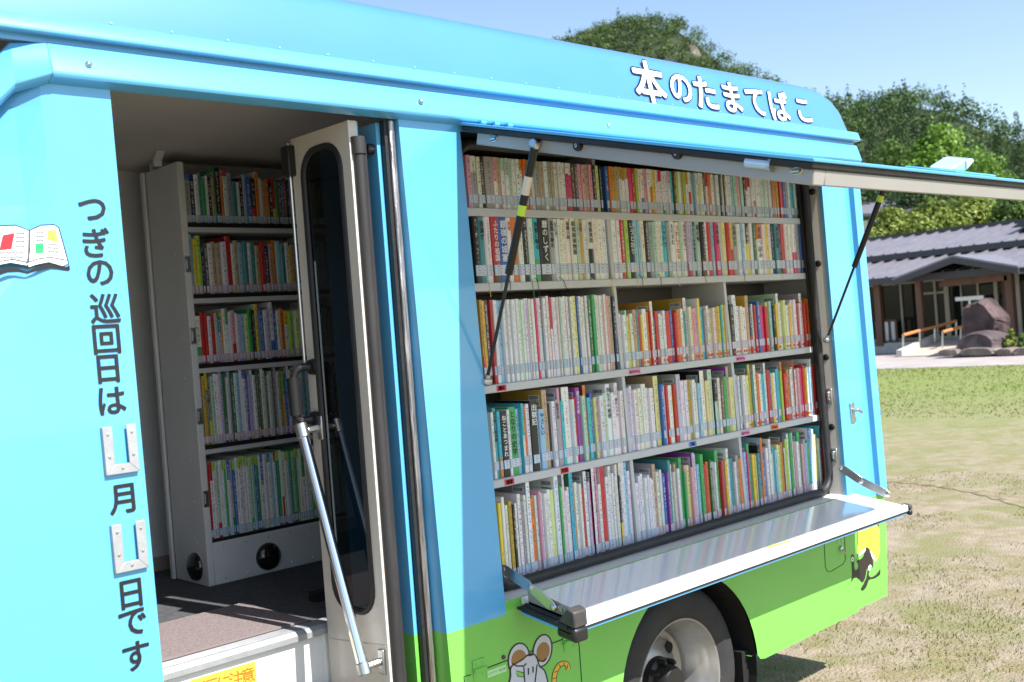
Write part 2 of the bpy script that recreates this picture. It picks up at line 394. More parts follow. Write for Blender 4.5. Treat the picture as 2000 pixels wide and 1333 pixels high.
# lettering on the roof: seven white characters with a dark rim ------------------------
slope = (0.026 - 0.004) / (2.305 - 2.20)
def rooffn(x, z, lift=0.0): return (x, 0.045 + 0.004 + slope * (z - 2.20) - lift, z)
def on_roof(px, py): return _hit(px, py, (0, 1, -slope), (0, 0.049, 2.20))
tl = [('本', 1266, 160, 1.12), ('の', 1328, 172, .90), ('た', 1376, 181, .98), ('ま', 1428, 190, .94), ('て', 1474, 199, .92), ('ば', 1520, 207, .96), ('こ', 1568, 216, .86)]
tm = MB()
for ch, px, py, sc in tl:
    p = on_roof(px, py); q = on_roof(px, py + 38); s = 0.126 * sc
    put_glyph(tm, ch, rooffn, s, p[0], p[2] - 0.002, 0, bold=0.060, sx=1.08, shear=0.02, lift=0.003, res=4)
    put_glyph(tm, ch, rooffn, s, p[0], p[2] - 0.002, 1, bold=0.024, sx=1.08, shear=0.02, lift=0.0045, res=4)
build_flat(tm, 'roof_lettering', [BLKINK, WHTINK], bus)

# date lettering down the front post -----------------------------------------------------
dm = MB()
for ch, px, py in (('つ', 180, 410), ('ぎ', 188, 474), ('の', 195, 533), ('巡', 205, 603), ('回', 208, 663), ('日', 211, 721), ('は', 219, 783), ('月', 238, 975), ('日', 256, 1160), ('で', 259, 1216), ('す', 266, 1281)):
    p = on_wall(px, py); put_glyph(dm, ch, wallfn, 0.061, p[0], p[2], 0, bold=0.022, lift=0.0015, sx=0.98)
build_flat(dm, 'post_lettering', BLKINK, bus)
# two aluminium slide-in holders for the date cards
for (cx, cy) in ((233, 878), (251, 1067)):
    p = on_wall(cx, cy); h = MB(); W, Hh, b = 0.070, 0.098, 0.020
    x0, x1, z0, z1 = p[0] - W / 2, p[0] + W / 2, p[2] - Hh / 2, p[2] + Hh / 2
    y = lambda o: o
    for q in ([(x0, z0), (x0 + b, z0 + b), (x0 + b, z1), (x0, z1)], [(x0, z0), (x1, z0), (x1 - b, z0 + b), (x0 + b, z0 + b)], [(x1, z0), (x1, z1), (x1 - b, z1), (x1 - b, z0 + b)]):
        h.prism([(a, wy(c, -0.010), c) for a, c in q], (0, 0.0032, 0))
    h.box(x0 - .0004, x0 + .003, wy(p[2], -.0068), wy(p[2], 0) + .002, z0, z1); h.box(x1 - .003, x1 + .0004, wy(p[2], -.0068), wy(p[2], 0) + .002, z0, z1)
    h.box(x0 + .003, x1 - .003, wy(p[2], -.0068), wy(p[2], 0) + .002, z0, z0 + .004)
    ho = h.build('date_card_holder', ALU, bus, bevel=0.001)
    sc = MB()
    for a, c in ((x0 + .010, z1 - .016), (x0 + .010, z0 + .036), (x1 - .010, z1 - .016), (x1 - .010, z0 + .036), (p[0], z0 + .011)):
        sc.lathe([(0.0034, 0), (0.0026, .0016), (0, .002)], (a, wy(c, -.010), c), (0, -1, 0), seg=10)
    sc.build('screws', STEEL, ho, smooth=True)

# open book emblem on the front post ------------------------------------------------------
em = MB()
def deco(pts, mi, lift, rim=0, rimmi=0, liftr=None):
    if rim: em.poly(px_poly(grow(pts, rim), lift - 0.0006), rimmi)
    em.poly(px_poly(pts, lift), mi)
under = spline([(-60, 520), (-10, 528), (20, 522), (50, 530), (62, 527), (95, 515), (128, 522), (134, 517), (134, 530), (100, 524), (62, 533), (50, 535), (20, 531), (-30, 545), (-62, 540)], 3)
em.poly(px_poly(under, 0.0016), 0)
deco([(-50, 470), (-30, 452), (0, 443), (30, 442), (57, 452), (56, 514), (53, 519), (20, 513), (-15, 520), (-55, 534)], 1, 0.0026, 2.6)
deco([(57, 452), (80, 442), (105, 441), (113, 446), (124, 486), (132, 515), (122, 520), (95, 512), (70, 517), (56, 522), (53, 516), (56, 500)], 1, 0.0032, 2.6)
stroke(em, [(57, 450), (57, 490), (55, 512)], 2.2, 0.0042, 0)
stroke(em, [(54, 513), (75, 506), (98, 503), (130, 509)], 1.8, 0.0042, 0); stroke(em, [(54, 513), (25, 507), (-10, 512), (-50, 528)], 1.8, 0.0042, 0)
deco([(6, 461), (27, 456), (21, 486), (-1, 489)], 2, 0.0042, 1.4)
deco([(93, 452), (107, 450), (111, 470), (109, 472), (94, 468)], 4, 0.0042, 1.2)
deco([(69, 477), (83, 476), (84, 494), (70, 495)], 3, 0.0042, 1.2)
def squig(x0, x1, y, a=1.6, n=4, dy=0):
    stroke(em, [(x0 + (x1 - x0) * k / (2 * n), y + dy * k / (2 * n) + (a if k % 2 else -a)) for k in range(2 * n + 1)], 2.0, 0.0042, 0)
for y in (456, 464, 472, 481): squig(31, 47, y)
for y in (494, 503): squig(0, 44, y, 1.8, 7)
for y in (454, 462, 470): squig(70, 84, y, 1.2, 3)
for y in (477, 484, 491): squig(93, 114, y, 1.4, 4, 2)
build_flat(em, 'open_book_emblem', [BLKINK, WHTINK, REDINK, GRNINK, YELINK], bus)

# ------------------------------------------------------------------ inside by the door
FZ, FY = 0.722, 0.365                        # cabin floor and its edge, set back behind a step well
fl = MB(); fl.box(0.2, 3.9, FY + .03, 1.74, FZ - 0.05, FZ); fl.build('cabin_floor', CARPET, bus)
tr = MB(); tr.prism([(0.9, FY + .055, FZ + .004), (0.9, FY, FZ + .004), (0.9, FY - 0.012, FZ - .006), (0.9, FY - 0.012, FZ - .022), (0.9, FY + .055, FZ - .022)], (0.79, 0, 0))
for k in range(5): tr.box(0.9, 1.69, FY + 0.008 + k * .009, FY + 0.012 + k * .009, FZ + .004, FZ + .0058)
tro = tr.build('threshold_trim', ALU, bus, bevel=0.002)
ri = MB(); ri.box(0.9, 1.69, FY + 0.004, FY + 0.05, 0.32, FZ - .0225); ri.box(1.585, 1.597, FY, FY + 0.004, .32, FZ - .0225)
rio = ri.build('step_riser', WHITE, bus, bevel=0.002)
ri = MB(); ri.box(0.966, 1.69, 0.02, FY + .004, 0.36, 0.40); ri.build('lower_step', CARPET, bus)
ri = MB(); ri.box(0.93, 0.96, 0.09, FY + .05, 0.32, 2.05); ri.build('front_jamb', INNERW, bus)
sg = MB(); a = on_y(376, 1333, FY); b = on_y(499, 1292, FY)
x0, x1, zt = on_y(372, 1333, FY)[0], b[0], b[2]
sg.poly([(x0, FY + 0.0015, zt - .060), (x1, FY + 0.0015, zt - .060), (x1, FY + .0015, zt), (x0, FY + .0015, zt)], 0)
for k, ch in enumerate('足元に注意'):
    put_glyph(sg, ch, lambda x, z, l=0: (x, FY + 0.0015 - l, z), 0.040, x0 + 0.024 + k * (x1 - x0 - .048) / 4, zt - .030, 1, bold=0.012, lift=0.001)
build_flat(sg, 'step_warning_sticker', [YELINK, ORGINK], rio)
# front face of the cabin: walls beyond the cabinet
WYY = on_z(310, 1115, FZ)[1]
iw = MB(); iw.box(0.3, 3.9, WYY, WYY + .03, FZ, 2.15); iw.box(0.3, .33, .1, WYY, FZ, 2.15)
iw.build('cabin_wall', INNERW, bus)
sk2 = MB(); sk2.box(0.6, 2.0, WYY - .008, WYY, FZ, FZ + .05); sk2.build('skirting', mat('pinkish_skirting', (0.36, 0.27, 0.23), .6), bus)
# fixed bookcase facing the door
CF = on_z(409, 1147, FZ); CX0, CX1, CY = CF[0], CF[0] + 0.95, CF[1]; CD = on_z(338, 1130, FZ)[1] - CF[1]; CT = on_y(335, 315, CY)[2]
cab = MB()
cab.box(CX0, CX0 + .024, CY, CY + CD - .02, FZ, CT); cab.box(CX0 - .012, CX0, CY + CD - .02, CY + CD, FZ, CT)
ISH = [on_y(px, py, CY)[2] for px, py in ((346, 441), (355, 582), (366, 720), (392, 878), (408, 1062))]
cab.box(CX0 + .024, CX1, CY, CY + .02, FZ, ISH[4]); cab.box(CX0 + .024, CX1, CY + CD - .03, CY + CD, FZ, 2.15)
cabo = cab.build('fixed_bookcase', INNERW, bus, bevel=0.003)
for z in ISH:
    s = MB(); s.box(CX0 + .024, CX1, CY + .004, CY + CD - .03, z - .020, z - .002, 0); s.build('shelf', SHELFW, cabo, bevel=.002)
    s = MB(); s.box(CX0 + .024, CX1, CY + .001, CY + .012, z - .004, z + .010, 0); s.build('shelf_lip', BLACK, cabo)
for (px, py) in ((383, 1107), (524, 1087)):
    s = MB()
    if px < 400: p = on_x(px, py, CX0); s.lathe([(0.047, 0), (0.047, .004), (0.042, .014), (0.02, .024), (0, .026)], (p[0], p[1], p[2]), (-1, 0, 0), seg=28)
    else: p = on_y(px, py, CY); s.lathe([(0.047, 0), (0.047, .004), (0.042, .014), (0.02, .024), (0, .026)], (p[0], p[1], p[2]), (0, -1, 0), seg=28)
    s.build('black_dome', mat('gloss_black', (.01, .01, .01), .12, coat=.5), cabo, smooth=True)
for (px, py) in ((349, 517), (358, 658), (380, 815), (402, 975)):
    p = on_y(px, py, CY); s = MB(); s.box(CX0 + .001, CX0 + .021, CY - .004, CY, p[2] - .026, p[2] + .026); s.box(CX0 + .006, CX0 + .016, CY - .007, CY - .004, p[2] - .016, p[2] + .016)
    s.build('catch', STEEL, cabo, bevel=.001)
s = MB()
for z in np.linspace(.86, 1.95, 9): s.lathe([(.004, 0), (.003, .002), (0, .003)], (CX0, CY + .06, z), (-1, 0, 0), seg=8)
for x in np.linspace(CX0 + .06, CX0 + .40, 5):
    s.lathe([(.005, 0), (.003, .002), (0, .003)], (x, CY - .0, FZ + .018), (0, -1, 0), seg=8)
    s.lathe([(.004, 0), (.003, .002), (0, .003)], (x, CY - .0, ISH[4] - .02), (0, -1, 0), seg=8)
s.build('rivets', STEEL, cabo, smooth=True)
br = MB(); pts = [*[on_y(a, b, CY + .03) for a, b in ((326, 238), (327, 250), (318, 285), (309, 312), (309, 325))]]
L = [np.array(p) for p in pts]
for a, b in zip(L[:-1], L[1:]): br.prism([a + [-.014, 0, 0], a + [.014, 0, 0], b + [.014, 0, 0], b + [-.014, 0, 0]], (0, .012, 0))
br.build('ceiling_bracket', INNERW, bus, bevel=.002)

# ------------------------------------------------------------------ folded entrance door
LX = 1.59; Y0, Y1 = 0.074, 0.346; LZ0, LZ1 = 0.40, 2.04
door = bpy.data.objects.new('folding_door', None); C.objects.link(door); link(door, bus); door.location = Vector((LX, Y0, LZ0)) - bus.location
def rrect(a0, a1, b0, b1, r, n=7):
    out = []
    for (ca, cb, s) in ((a1 - r, b1 - r, 0), (a0 + r, b1 - r, 90), (a0 + r, b0 + r, 180), (a1 - r, b0 + r, 270)):
        for k in range(n): t = math.radians(s + 90 * k / (n - 1)); out.append((ca + r * math.cos(t), cb + r * math.sin(t)))
    return out
def framed(mb, outer, inner, fn, d, mi=0):
    """plate with a rounded window: outer rectangle (a0,a1,b0,b1), inner loop of 4n points"""
    n = len(inner) // 4; a0, a1, b0, b1 = outer
    cor = [(a1, b1), (a0, b1), (a0, b0), (a1, b0)]
    for e in (0.0, d):
        for c in range(4):
            q = inner[c * n:(c + 1) * n]
            for k in range(n - 1): mb.poly([fn(*cor[c], e), fn(*q[k], e), fn(*q[k + 1], e)], mi)
            nx = inner[((c + 1) * n) % len(inner)]
            mb.poly([fn(*cor[c], e), fn(*q[-1], e), fn(*nx, e), fn(*cor[(c + 1) % 4], e)], mi)
    mb.strip([fn(*q, 0) for q in inner], [fn(*q, d) for q in inner], mi, closed=True)
    mb.strip([fn(*q, 0) for q in cor], [fn(*q, d) for q in cor], mi, closed=True)
win = rrect(0.112, 0.304, 0.775, 2.003, 0.075)
lf = MB(); fnl = lambda a, b, e: (LX + e, a, b)
framed(lf, (Y0, Y1, LZ0, LZ1), win, fnl, 0.024)
leaf = lf.build('door_leaf', BEIGE, door)
g = MB(); g.poly([(LX + .004, a, b) for a, b in win]); g.build('window_glass', GLASS, leaf)
g = MB(); g.tube([(LX + .002, a, b) for a, b in rrect(0.120, 0.296, 0.783, 1.995, 0.067)], 0.0095, seg=8, closed=True); g.build('window_gasket', RUBBER, leaf, smooth=True)
g = MB()
for z in (0.700, 0.58):
    g.tube([(LX - .0006, Y0 + .006, z + .01), (LX - .0006, Y1 - .01, z - .012)], 0.003, seg=6)
g.build('pressed_seam', BEIGE, leaf, smooth=True)
# rubber edge tube and the second, blue leaf folded behind
e = MB(); e.tube([(LX + .022, Y0 - .004, LZ0), (LX + .022, Y0 - .004, 1.955)], 0.0155, seg=14); e.tube([(LX + .022, Y0 - .004, 1.955), (LX + .022, Y0 - .004, 1.998)], 0.019, seg=14)
e.tube([(LX + .036, Y0 + .004, LZ0), (LX + .036, Y0 + .004, 1.985)], 0.014, seg=10)
e.build('rubber_edge', GREYRUB, door, smooth=True)
e = MB(); e.box(LX - .0012, LX + .0, Y0 - .001, Y0 + .003, LZ0, LZ1); e.build('edge_trim', WHITE, door)
bl = MB()
for a, b, m in ((LZ0, ZG - .004, 1), (ZG - .004, LZ1, 0)):
    bl.box(LX + .084, LX + .096, Y0 + .000, Y1 - .01, a, b, m)
    bl.box(LX + .016, LX + .030, Y0 + .003, Y0 + .014, 1.97 if m == 0 else a, LZ1 if m == 0 else a + .01, m)
bl.build('blue_door_leaf', [BLUE, GREEN], door)
kn = MB(); kn.lathe([(.014, 0), (.014, .014), (.011, .02), (0, .021)], (LX + .084, Y0 + .020, 1.975), (-1, 0, 0), seg=20); kn.build('stop_buffer', RUBBER, door, smooth=True)
# grab rail, black handle and lock rod on the beige leaf
p0 = np.array([LX - .050, 0.318, 1.262]); p1 = np.array([LX - .050, 0.118, 0.668])
hr = MB(); hr.tube([p0, p1], 0.0145, seg=18); hro = hr.build('grab_rail', CHROME, leaf, smooth=True)
for p, s in ((p0, 1), (p1, -1)):
    bk = MB(); d = (p1 - p0) / np.linalg.norm(p1 - p0)
    bk.tube([p - d * .004 * s - d * .012, p + d * .024], 0.0175, seg=18)
    bk.tube([p + d * .006, (LX - .006, p[1] - .012, p[2])], 0.010, seg=10)
    bk.box(LX - .008, LX + .0, p[1] - .030, p[1] - .006, p[2] - .032, p[2] + .032)
    bk.build('rail_bracket', STEEL, hro, bevel=.0025)
hb = MB()
hp = [(LX - .012, .318, 1.425), (LX - .035, .325, 1.425), (LX - .050, .335, 1.405), (LX - .052, .338, 1.33), (LX - .045, .335, 1.288), (LX - .012, .325, 1.285)]
hb.tube(spline(hp, 4, False), 0.011, seg=12); hb.lathe([(.022, 0), (.020, .012), (.01, .014)], (LX, .316, 1.425), (-1, 0, 0), seg=18); hb.lathe([(.022, 0), (.020, .012), (.01, .014)], (LX, .322, 1.285), (-1, 0, 0), seg=18)
hb.tube([(LX - .052, .338, 1.40), (LX - .050, .338, 1.30)], 0.018, seg=14)
hb.build('door_handle', BLACK, leaf, smooth=True)
lr = MB(); lr.box(LX - .022, LX + .012, Y1 - .018, Y1 + .020, 1.940, 2.022); lr.build('lock_box', BLACK, leaf, bevel=.004)
lr = MB(); lr.tube([(LX - .006, Y1 + .004, 1.956), (LX - .006, Y1 + .004, 1.43)], .0042, seg=8); lr.tube([(LX - .006, Y1 + .004, 2.01), (LX - .006, Y1 + .004, 2.03)], .005, seg=8); lr.build('lock_rod', STEEL, leaf, smooth=True)

# ------------------------------------------------------------------ opening: return, seal, bookcase
RD = 0.065
fr = MB()
for a, b in zip(zsE[4:-2], zsE[5:-1]):
    fr.poly([(xr(a) + .0, .016, a), (xr(a) - .016, RD, a), (xr(b) - .016, RD, b), (xr(b), .016, b)], 0)
fr.poly([(XL, .016, ZS), (XL + .010, RD, ZS), (XL + .010, RD, ZT), (XL, .016, ZT)], 0)
fr.poly([(XL, .016, ZS), (XL, RD, ZS + .004), (xr(ZS), RD, ZS + .004), (xr(ZS), .016, ZS)], 1)
fr.poly([(XL, .0, ZT - .012), (XL, RD, ZT - .012), (xr(ZT), RD, ZT - .012), (xr(ZT), .0, ZT - .012)], 2)
fro = fr.shear().build('opening_frame', [ALUW, WHITE, BLACK], bus)
fc = MB()   # flange behind the seal, all round
lo = rrect(XL + .030, 3.722, ZS + .028, 2.005, 0.06)
framed(fc, (XL, 3.86, ZS + .004, ZT - .012), lo, lambda a, b, e: (a, RD + .004 + e, b), 0.012)
fc.shear().build('opening_flange', RUBBER, bus)
se = MB(); se.tube([(a + (.035 * (b - .76) / 1.25 if a > 2.5 else 0), RD - .006, b) for a, b in rrect(XL + .023, 3.712, ZS + .021, 2.012, 0.066)], 0.0155, seg=12, closed=True)
se.shear().build('opening_seal', RUBBER, bus, smooth=True)
for (px, py) in ((1590, 375), (1608, 515), (1625, 697), (1637, 832)):
    p = on_wall(px, py, .035); s = MB(); x = xr(p[2]) - .007
    s.lathe([(.013, 0), (.012, .006), (.006, .008), (.006, .004), (0, .004)], (x, wy(p[2], .038), p[2]), (-1, 0, 0), seg=18); s.build('buffer', BLACK, fro, smooth=True)
for (px, py, hh) in ((1640, 887, .026), (1634, 772, .03)):
    p = on_wall(px, py, .03); s = MB(); x = xr(p[2]) - .009
    s.box(x - .006, x + .004, wy(p[2], .022), wy(p[2], .05), p[2] - hh, p[2] + hh); s.box(x - .014, x - .006, wy(p[2], .030), wy(p[2], .042), p[2] - hh * .5, p[2] + hh * .6); s.build('latch_keeper', STEEL, fro, bevel=.003)
p = on_wall(1664, 806); s = MB()
s.box(p[0] - .014, p[0] + .014, wy(p[2], -.006), wy(p[2]), p[2] - .040, p[2] + .038); s.tube([(p[0], wy(p[2], -.006), p[2] + .01), (p[0], wy(p[2], -.028), p[2] + .01)], .007); s.tube([(p[0] - .004, wy(p[2], -.024), p[2] + .014), (p[0] + .03, wy(p[2], -.026), p[2] - .002)], .006)
s.build('latch_hook', STEEL, bus, bevel=.002)

# bookcase in the opening
OF = 0.080                                         # shelf fronts behind the bus skin
ROWZ = [1.836, 1.622, 1.334, 1.068, 0.762]         # top of each shelf board at the front
DIV = [2.605, 3.200]; BX0, BX1 = 1.995, 3.80
bc = bpy.data.objects.new('side_bookcase', None); C.objects.link(bc); link(bc, bus); bc.location = Vector((2.87, wy(1.4, OF), 0.76)) - bus.location
for i, z in enumerate(ROWZ):
    s = MB(); y = wy(z, OF)
    s.box(BX0, BX1, y, 0.36, z - (.0235 if i < 4 else .012), z)
    s.build('shelf', SHELFW, bc, bevel=.0025)
tops = [2.03] + [z - .0235 for z in ROWZ[:-1]]
for i, z in enumerate(ROWZ):
    for d in DIV:
        s = MB(); t = tops[i]; y0, y1 = wy(z, OF + (.05 if i == 0 else .012)), wy(t, OF + (.05 if i == 0 else .012))
        s.prism([(d - .007, y0, z), (d - .007, 0.35, z), (d - .007, .35, t), (d - .007, y1, t)], (.014, 0, 0)); s.build('divider', SHELFW, bc)
s = MB(); s.box(BX0 - .01, BX1, 0.35, 0.37, .75, 2.05); s.build('back_panel', mat('bookcase_back', (.13, .12, .105), .6, var=.05), bc)
for x in (BX0 - .016, BX1):
    s = MB(); s.prism([(x, wy(.75, OF + .004), .75), (x, .36, .75), (x, .36, 2.04), (x, wy(2.04, OF + .004), 2.04)], (.016, 0, 0)); s.build('side_panel', SHELFW, bc)
s = MB(); s.box(BX0, BX1, wy(2.03, OF - .01), .36, 2.028, 2.045); s.build('top_panel', mat('bookcase_top', (.18, .17, .15), .7), bc)
# paper tags on the shelf fronts
for (px, py, wpx, txt, m) in ((979, 753, 19, '趣味', REDTAG), (994, 932, 19, '健康', REDTAG), (1102, 911, 16, '料理', REDTAG), (1239, 722, 23, 'あかちゃん', PINKINK), (1446, 697, 18, 'あかちゃん', PINKINK), (1455, 837, 17, 'あかちゃん', PINKINK), (1512, 826, 15, 'えほん', ORGINK), (1352, 859, 15, '児童', BLUETAG)):
    p = on_wall(px, py, OF); a = on_wall(px - wpx / 2, py, OF)[0]; b = on_wall(px + wpx / 2, py, OF)[0]
    zi = min(ROWZ, key=lambda q: abs(q - .012 - p[2])) - .012; y = wy(zi + .012, OF) - .0008
    s = MB(); s.poly([(a, y, zi - .0085), (b, y, zi - .0085), (b, y, zi + .0085), (a, y, zi + .0085)], 0)
    n = len(txt); h = min(.0125, (b - a) * .9 / n)
    for k, ch in enumerate(txt): put_glyph(s, ch, lambda x, z, l=0: (x, y - .0006, z), h, (a + b) / 2 + (k - (n - 1) / 2) * h, zi, 1, bold=.02, res=2)
    build_flat(s, 'shelf_tag', [m, BLKINK], bc)

# ------------------------------------------------------------------ side flap, held up by gas struts
HY, HZ = 0.022, 2.046; FS = (HZ - 1.48) / (HY + 2.15)     # the raised flap tilts 14 degrees down from its hinge
un = math.sqrt(1 + FS * FS); OUT = np.array([0, -1 / un, -FS / un]); NRM = np.array([0, -FS / un, 1 / un])
FL = 1.075; FX0, FX1 = 1.935, 3.775
flap = bpy.data.objects.new('side_flap', None); C.objects.link(flap); link(flap, bus); flap.location = Vector((2.85, HY, HZ)) - bus.location
def fp_(x, v, n): return tuple(np.array([x, HY, HZ]) + OUT * v + NRM * n)
def fbox(mb, x0, x1, v0, v1, n0, n1, mi=0):
    i = len(mb.v); mb.v += [fp_(x, v, n) for n in (n0, n1) for v in (v0, v1) for x in (x0, x1)]
    for q in ((0, 2, 3, 1), (4, 5, 7, 6), (0, 1, 5, 4), (2, 6, 7, 3), (0, 4, 6, 2), (1, 3, 7, 5)): mb.f.append([i + k for k in q]); mb.m.append(mi)
s = MB(); fbox(s, FX0 - .016, FX1 + .006, -.008, FL + .006, -.003, .005); s.build('flap_skin', BLUE, flap, bevel=.002)
s = MB(); fbox(s, FX0 - .012, FX1 + .002, .0, FL + .002, -.017, -.003); s.build('flap_rubber', RUBBER, flap, bevel=.003)
s = MB()
fbox(s, FX0 + .006, FX0 + .05, .045, FL - .002, -.050, -.017); fbox(s, FX1 - .05, FX1 - .008, .045, FL - .002, -.050, -.017)
fbox(s, FX0 + .05, FX1 - .05, FL - .05, FL - .002, -.050, -.017); fbox(s, FX0 + .05, FX1 - .05, .045, .09, -.050, -.017)
s.build('flap_frame', ALUW, flap, bevel=.003)
s = MB(); fbox(s, FX0 + .05, FX1 - .05, .09, FL - .05, -.023, -.0175); s.build('flap_inner_panel', WHITE, flap)
for (px, py, txt) in ((1131, 285, '0'), (1325, 300, '6')):
    p = on_x(px, py, FX0 + .006); s = MB(); s.lathe([(.0135, 0), (.0135, .006), (.011, .011), (0, .012)], p, (-1, 0, 0), seg=22)
    s.build('flap_buffer', BLACK, flap, smooth=True)
    t = MB(); put_glyph(t, txt, lambda a, b, l=0: (FX0 + .006 - .0124, p[1] - a, p[2] + b), .012, 0, 0, 0, res=2); build_flat(t, 'buffer_mark', WHTINK, flap)
for (px, py) in ((965, 271), (1556, 334)):
    p = on_x(px, py, FX0 + .006); s = MB()
    s.tube([(p[0] - .001, p[1] + .014 * math.cos(a), p[2] + .007 * math.sin(a)) for a in np.linspace(0, 2 * math.pi, 16)[:-1]], .0022, closed=True, seg=6)
    s.tube([(p[0] - .004, p[1] + .009, p[2]), (p[0] - .004, p[1] - .009, p[2] - .001)], .0035, seg=8); s.build('flap_latch', STEEL, flap, smooth=True)
p = on_x(1470, 318, FX0 + .0); s = MB(); a = np.array([FX0 - .002, p[1], p[2]])
s.tube([a + OUT * -.012 + NRM * .0, a + OUT * .045], .0125, seg=16); s.build('flap_damper', mat('pale_metal_tube', (.6, .66, .72), .25, .6), flap, smooth=True)
s = MB(); s.tube([a + OUT * .045, a + OUT * .052], .0155, seg=16); s.build('damper_clip', STEEL, flap, smooth=True)
# hinges on the rail above the flap
for x in (1.99, 2.04, 2.09):
    s = MB(); s.tube([(x - .009, HY - .012, HZ + .007), (x + .009, HY - .012, HZ + .007)], .0055, seg=10); s.build('flap_hinge', BLUE, flap, smooth=True)
# handle fairing on the outer skin
hv, hx = 0.62, on_x(1, 1, 1)[0]
best = min(((abs(proj(fp_(x, .80, .03))[0] - 1868), x) for x in np.linspace(2.6, 3.7, 221)))[1]
s = MB(); hx = best
fbox(s, hx - .16, hx + .10, .72, .88, .005, .012); s.build('fairing_plate', BLUE, flap, bevel=.006)
q = [fp_(hx - .05, .74, .012), fp_(hx + .045, .74, .012), fp_(hx + .085, .74, .046), fp_(hx + .068, .74, .052), fp_(hx + .02, .74, .042), fp_(hx - .04, .74, .020)]
s = MB(); s.prism(q, tuple(OUT * .07)); s.build('side_lamp', mat('pale_blue_lamp_shell', (.35, .62, .82), .25, coat=.6), flap, bevel=.006)
q = [fp_(hx + .042, .735, .016), fp_(hx + .087, .735, .047), fp_(hx + .070, .735, .053), fp_(hx + .030, .735, .046)]
s = MB(); s.prism(q, tuple(OUT * .08)); s.build('lamp_lens', LENS, flap, bevel=.004)
# struts
def strut(a, b, name):
    a = np.array(a, float); b = np.array(b, float); d = (b - a) / np.linalg.norm(b - a); Ln = np.linalg.norm(b - a); m = a + d * Ln * .47
    o = MB(); o.tube([m, b - d * .012], .0105, seg=16); so_ = o.build(name, mat('gloss_black_strut', (.006, .006, .007), .35), bus, smooth=True)
    o = MB(); o.tube([a + d * .01, m + d * .01], .0048, seg=10); o.build('strut_rod', BLACK, so_, smooth=True)
    o = MB(); o.lathe([(.011, -.012), (.013, -.004), (.011, .008), (.006, .016)], a, (-.9, -.2, .1), seg=14); o.tube([a, a + d * .02], .007); o.build('strut_joint', STEEL, so_, smooth=True)
    o = MB(); o.lathe([(.011, -.012), (.016, -.004), (.016, .004), (.010, .014)], b, (-.9, -.2, .1), seg=16); o.tube([b - d * .02, b + d * .006], .008); o.build('strut_joint', STEEL, so_, smooth=True)
    return so_, a, b, d
st, a, b, d = strut((1.94, wy(1.35, .0), 1.350), (FX0 - .004, -.242, 1.946), 'gas_strut')
for f, l, m, nm in ((.835, .048, mat('cream_label', (.66, .60, .48), .5), 'rating_label'), (.735, .028, LIMETAG, 'check_sticker')):
    o = MB(); c = a + (b - a) * f; o.tube([c - d * l / 2, c + d * l / 2], 0.0110, seg=16, cap=False); o.build(nm, m, st, smooth=True)
st, a, b, d = strut((3.727, wy(1.36, .02), 1.356), (FX1 - .03, -.245, 1.93), 'gas_strut')
o = MB(); c = a + (b - a) * .89; o.tube([c - d * .012, c + d * .012], .0117, seg=16, cap=False); o.build('check_sticker', LIMETAG, st, smooth=True)

# ------------------------------------------------------------------ drop-down counter
CZ = 0.757; CY0, CY1 = -0.222, -0.003; CXa, CXb = 1.955, 3.775
ct = MB(); ct.box(CXa + .03, CXb, CY0 + .004, CY1, CZ - .018, CZ); ct.box(CXa + .03, CXb, CY0 + .001, CY0 + .018, CZ - .018, CZ + .004)
cto = ct.tilt().build('fold_down_counter', COUNTER, bus, bevel=.0025)
s = MB(); s.box(CXa, CXb - .002, CY0 + .006, CY1 - .03, CZ - .031, CZ - .0235); s.tilt().build('counter_skin', BLUE, cto, bevel=.002)
s = MB(); s.box(CXa + .004, CXb - .002, CY0 + .003, CY1 - .01, CZ - .0235, CZ - .018); s.tube([(CXa + .006, CY1 - .03, CZ - .017), (CXa + .006, CY0 + .02, CZ - .017)], .008, seg=10); s.tube([(CXa + .020, CY1 - .03, CZ - .012), (CXa + .020, CY0 + .02, CZ - .012)], .008, seg=10)
s.tilt().build('counter_rubber', RUBBER, cto, smooth=True)
s = MB(); s.prism([(CXa + .030, CY1 - .03, CZ - .010), (CXa + .030, CY0 + .03, CZ - .010), (CXa + .030, CY0 + .03, CZ + .026), (CXa + .030, CY1 - .03, CZ + .034)], (.003, 0, 0)); s.tilt().build('counter_side_plate', ALUW, cto, bevel=.001)
def corner(x0, x1, name, h=1.0):
    s = MB(); s.prism([(x0, CY0 + .055, CZ - .010), (x0, CY0 - .006, CZ - .012), (x0, CY0 - .006, CZ + .030 * h), (x0, CY0 + .018, CZ + .036 * h)], (x1 - x0, 0, 0)); s.tilt().build(name, mat('worn_black_plastic', (.05, .045, .045), .5, var=.2, vscale=30), cto, bevel=.004)
    s = MB(); s.box(x0 - .002, x1, CY0 - .008, CY0 + .06, CZ - .0125 - .0375 * (.5 + .5 * h), CZ - .0125); s.tilt().build('corner_bumper', BLACK, cto, bevel=.008)
corner(CXa + .002, CXa + .052, 'corner_block'); corner(CXb + .001, CXb + .020, 'corner_block', .15)
s = MB(); s.tube([(CXa + .027, CY0 + .09, CZ + .014), (CXa + .027, CY0 + .068, CZ + .016)], .006, seg=8); s.box(CXa + .026, CXa + .030, CY0 + .06, CY0 + .098, CZ + .006, CZ + .024); s.tilt().build('counter_latch', STEEL, cto, bevel=.001)
s = MB(); pa = on_z(1497, 1066, CZ - .02); pb = on_z(1547, 1051, CZ - .02)
s.poly([(pa[0], pa[1] - .004, CZ + .0008), (pb[0], pb[1] - .004, CZ + .0008), (pb[0], pb[1] + .006, CZ + .0008), (pa[0], pa[1] + .006, CZ + .0008)]); s.tilt().build('yellow_tape', YELINK, cto)
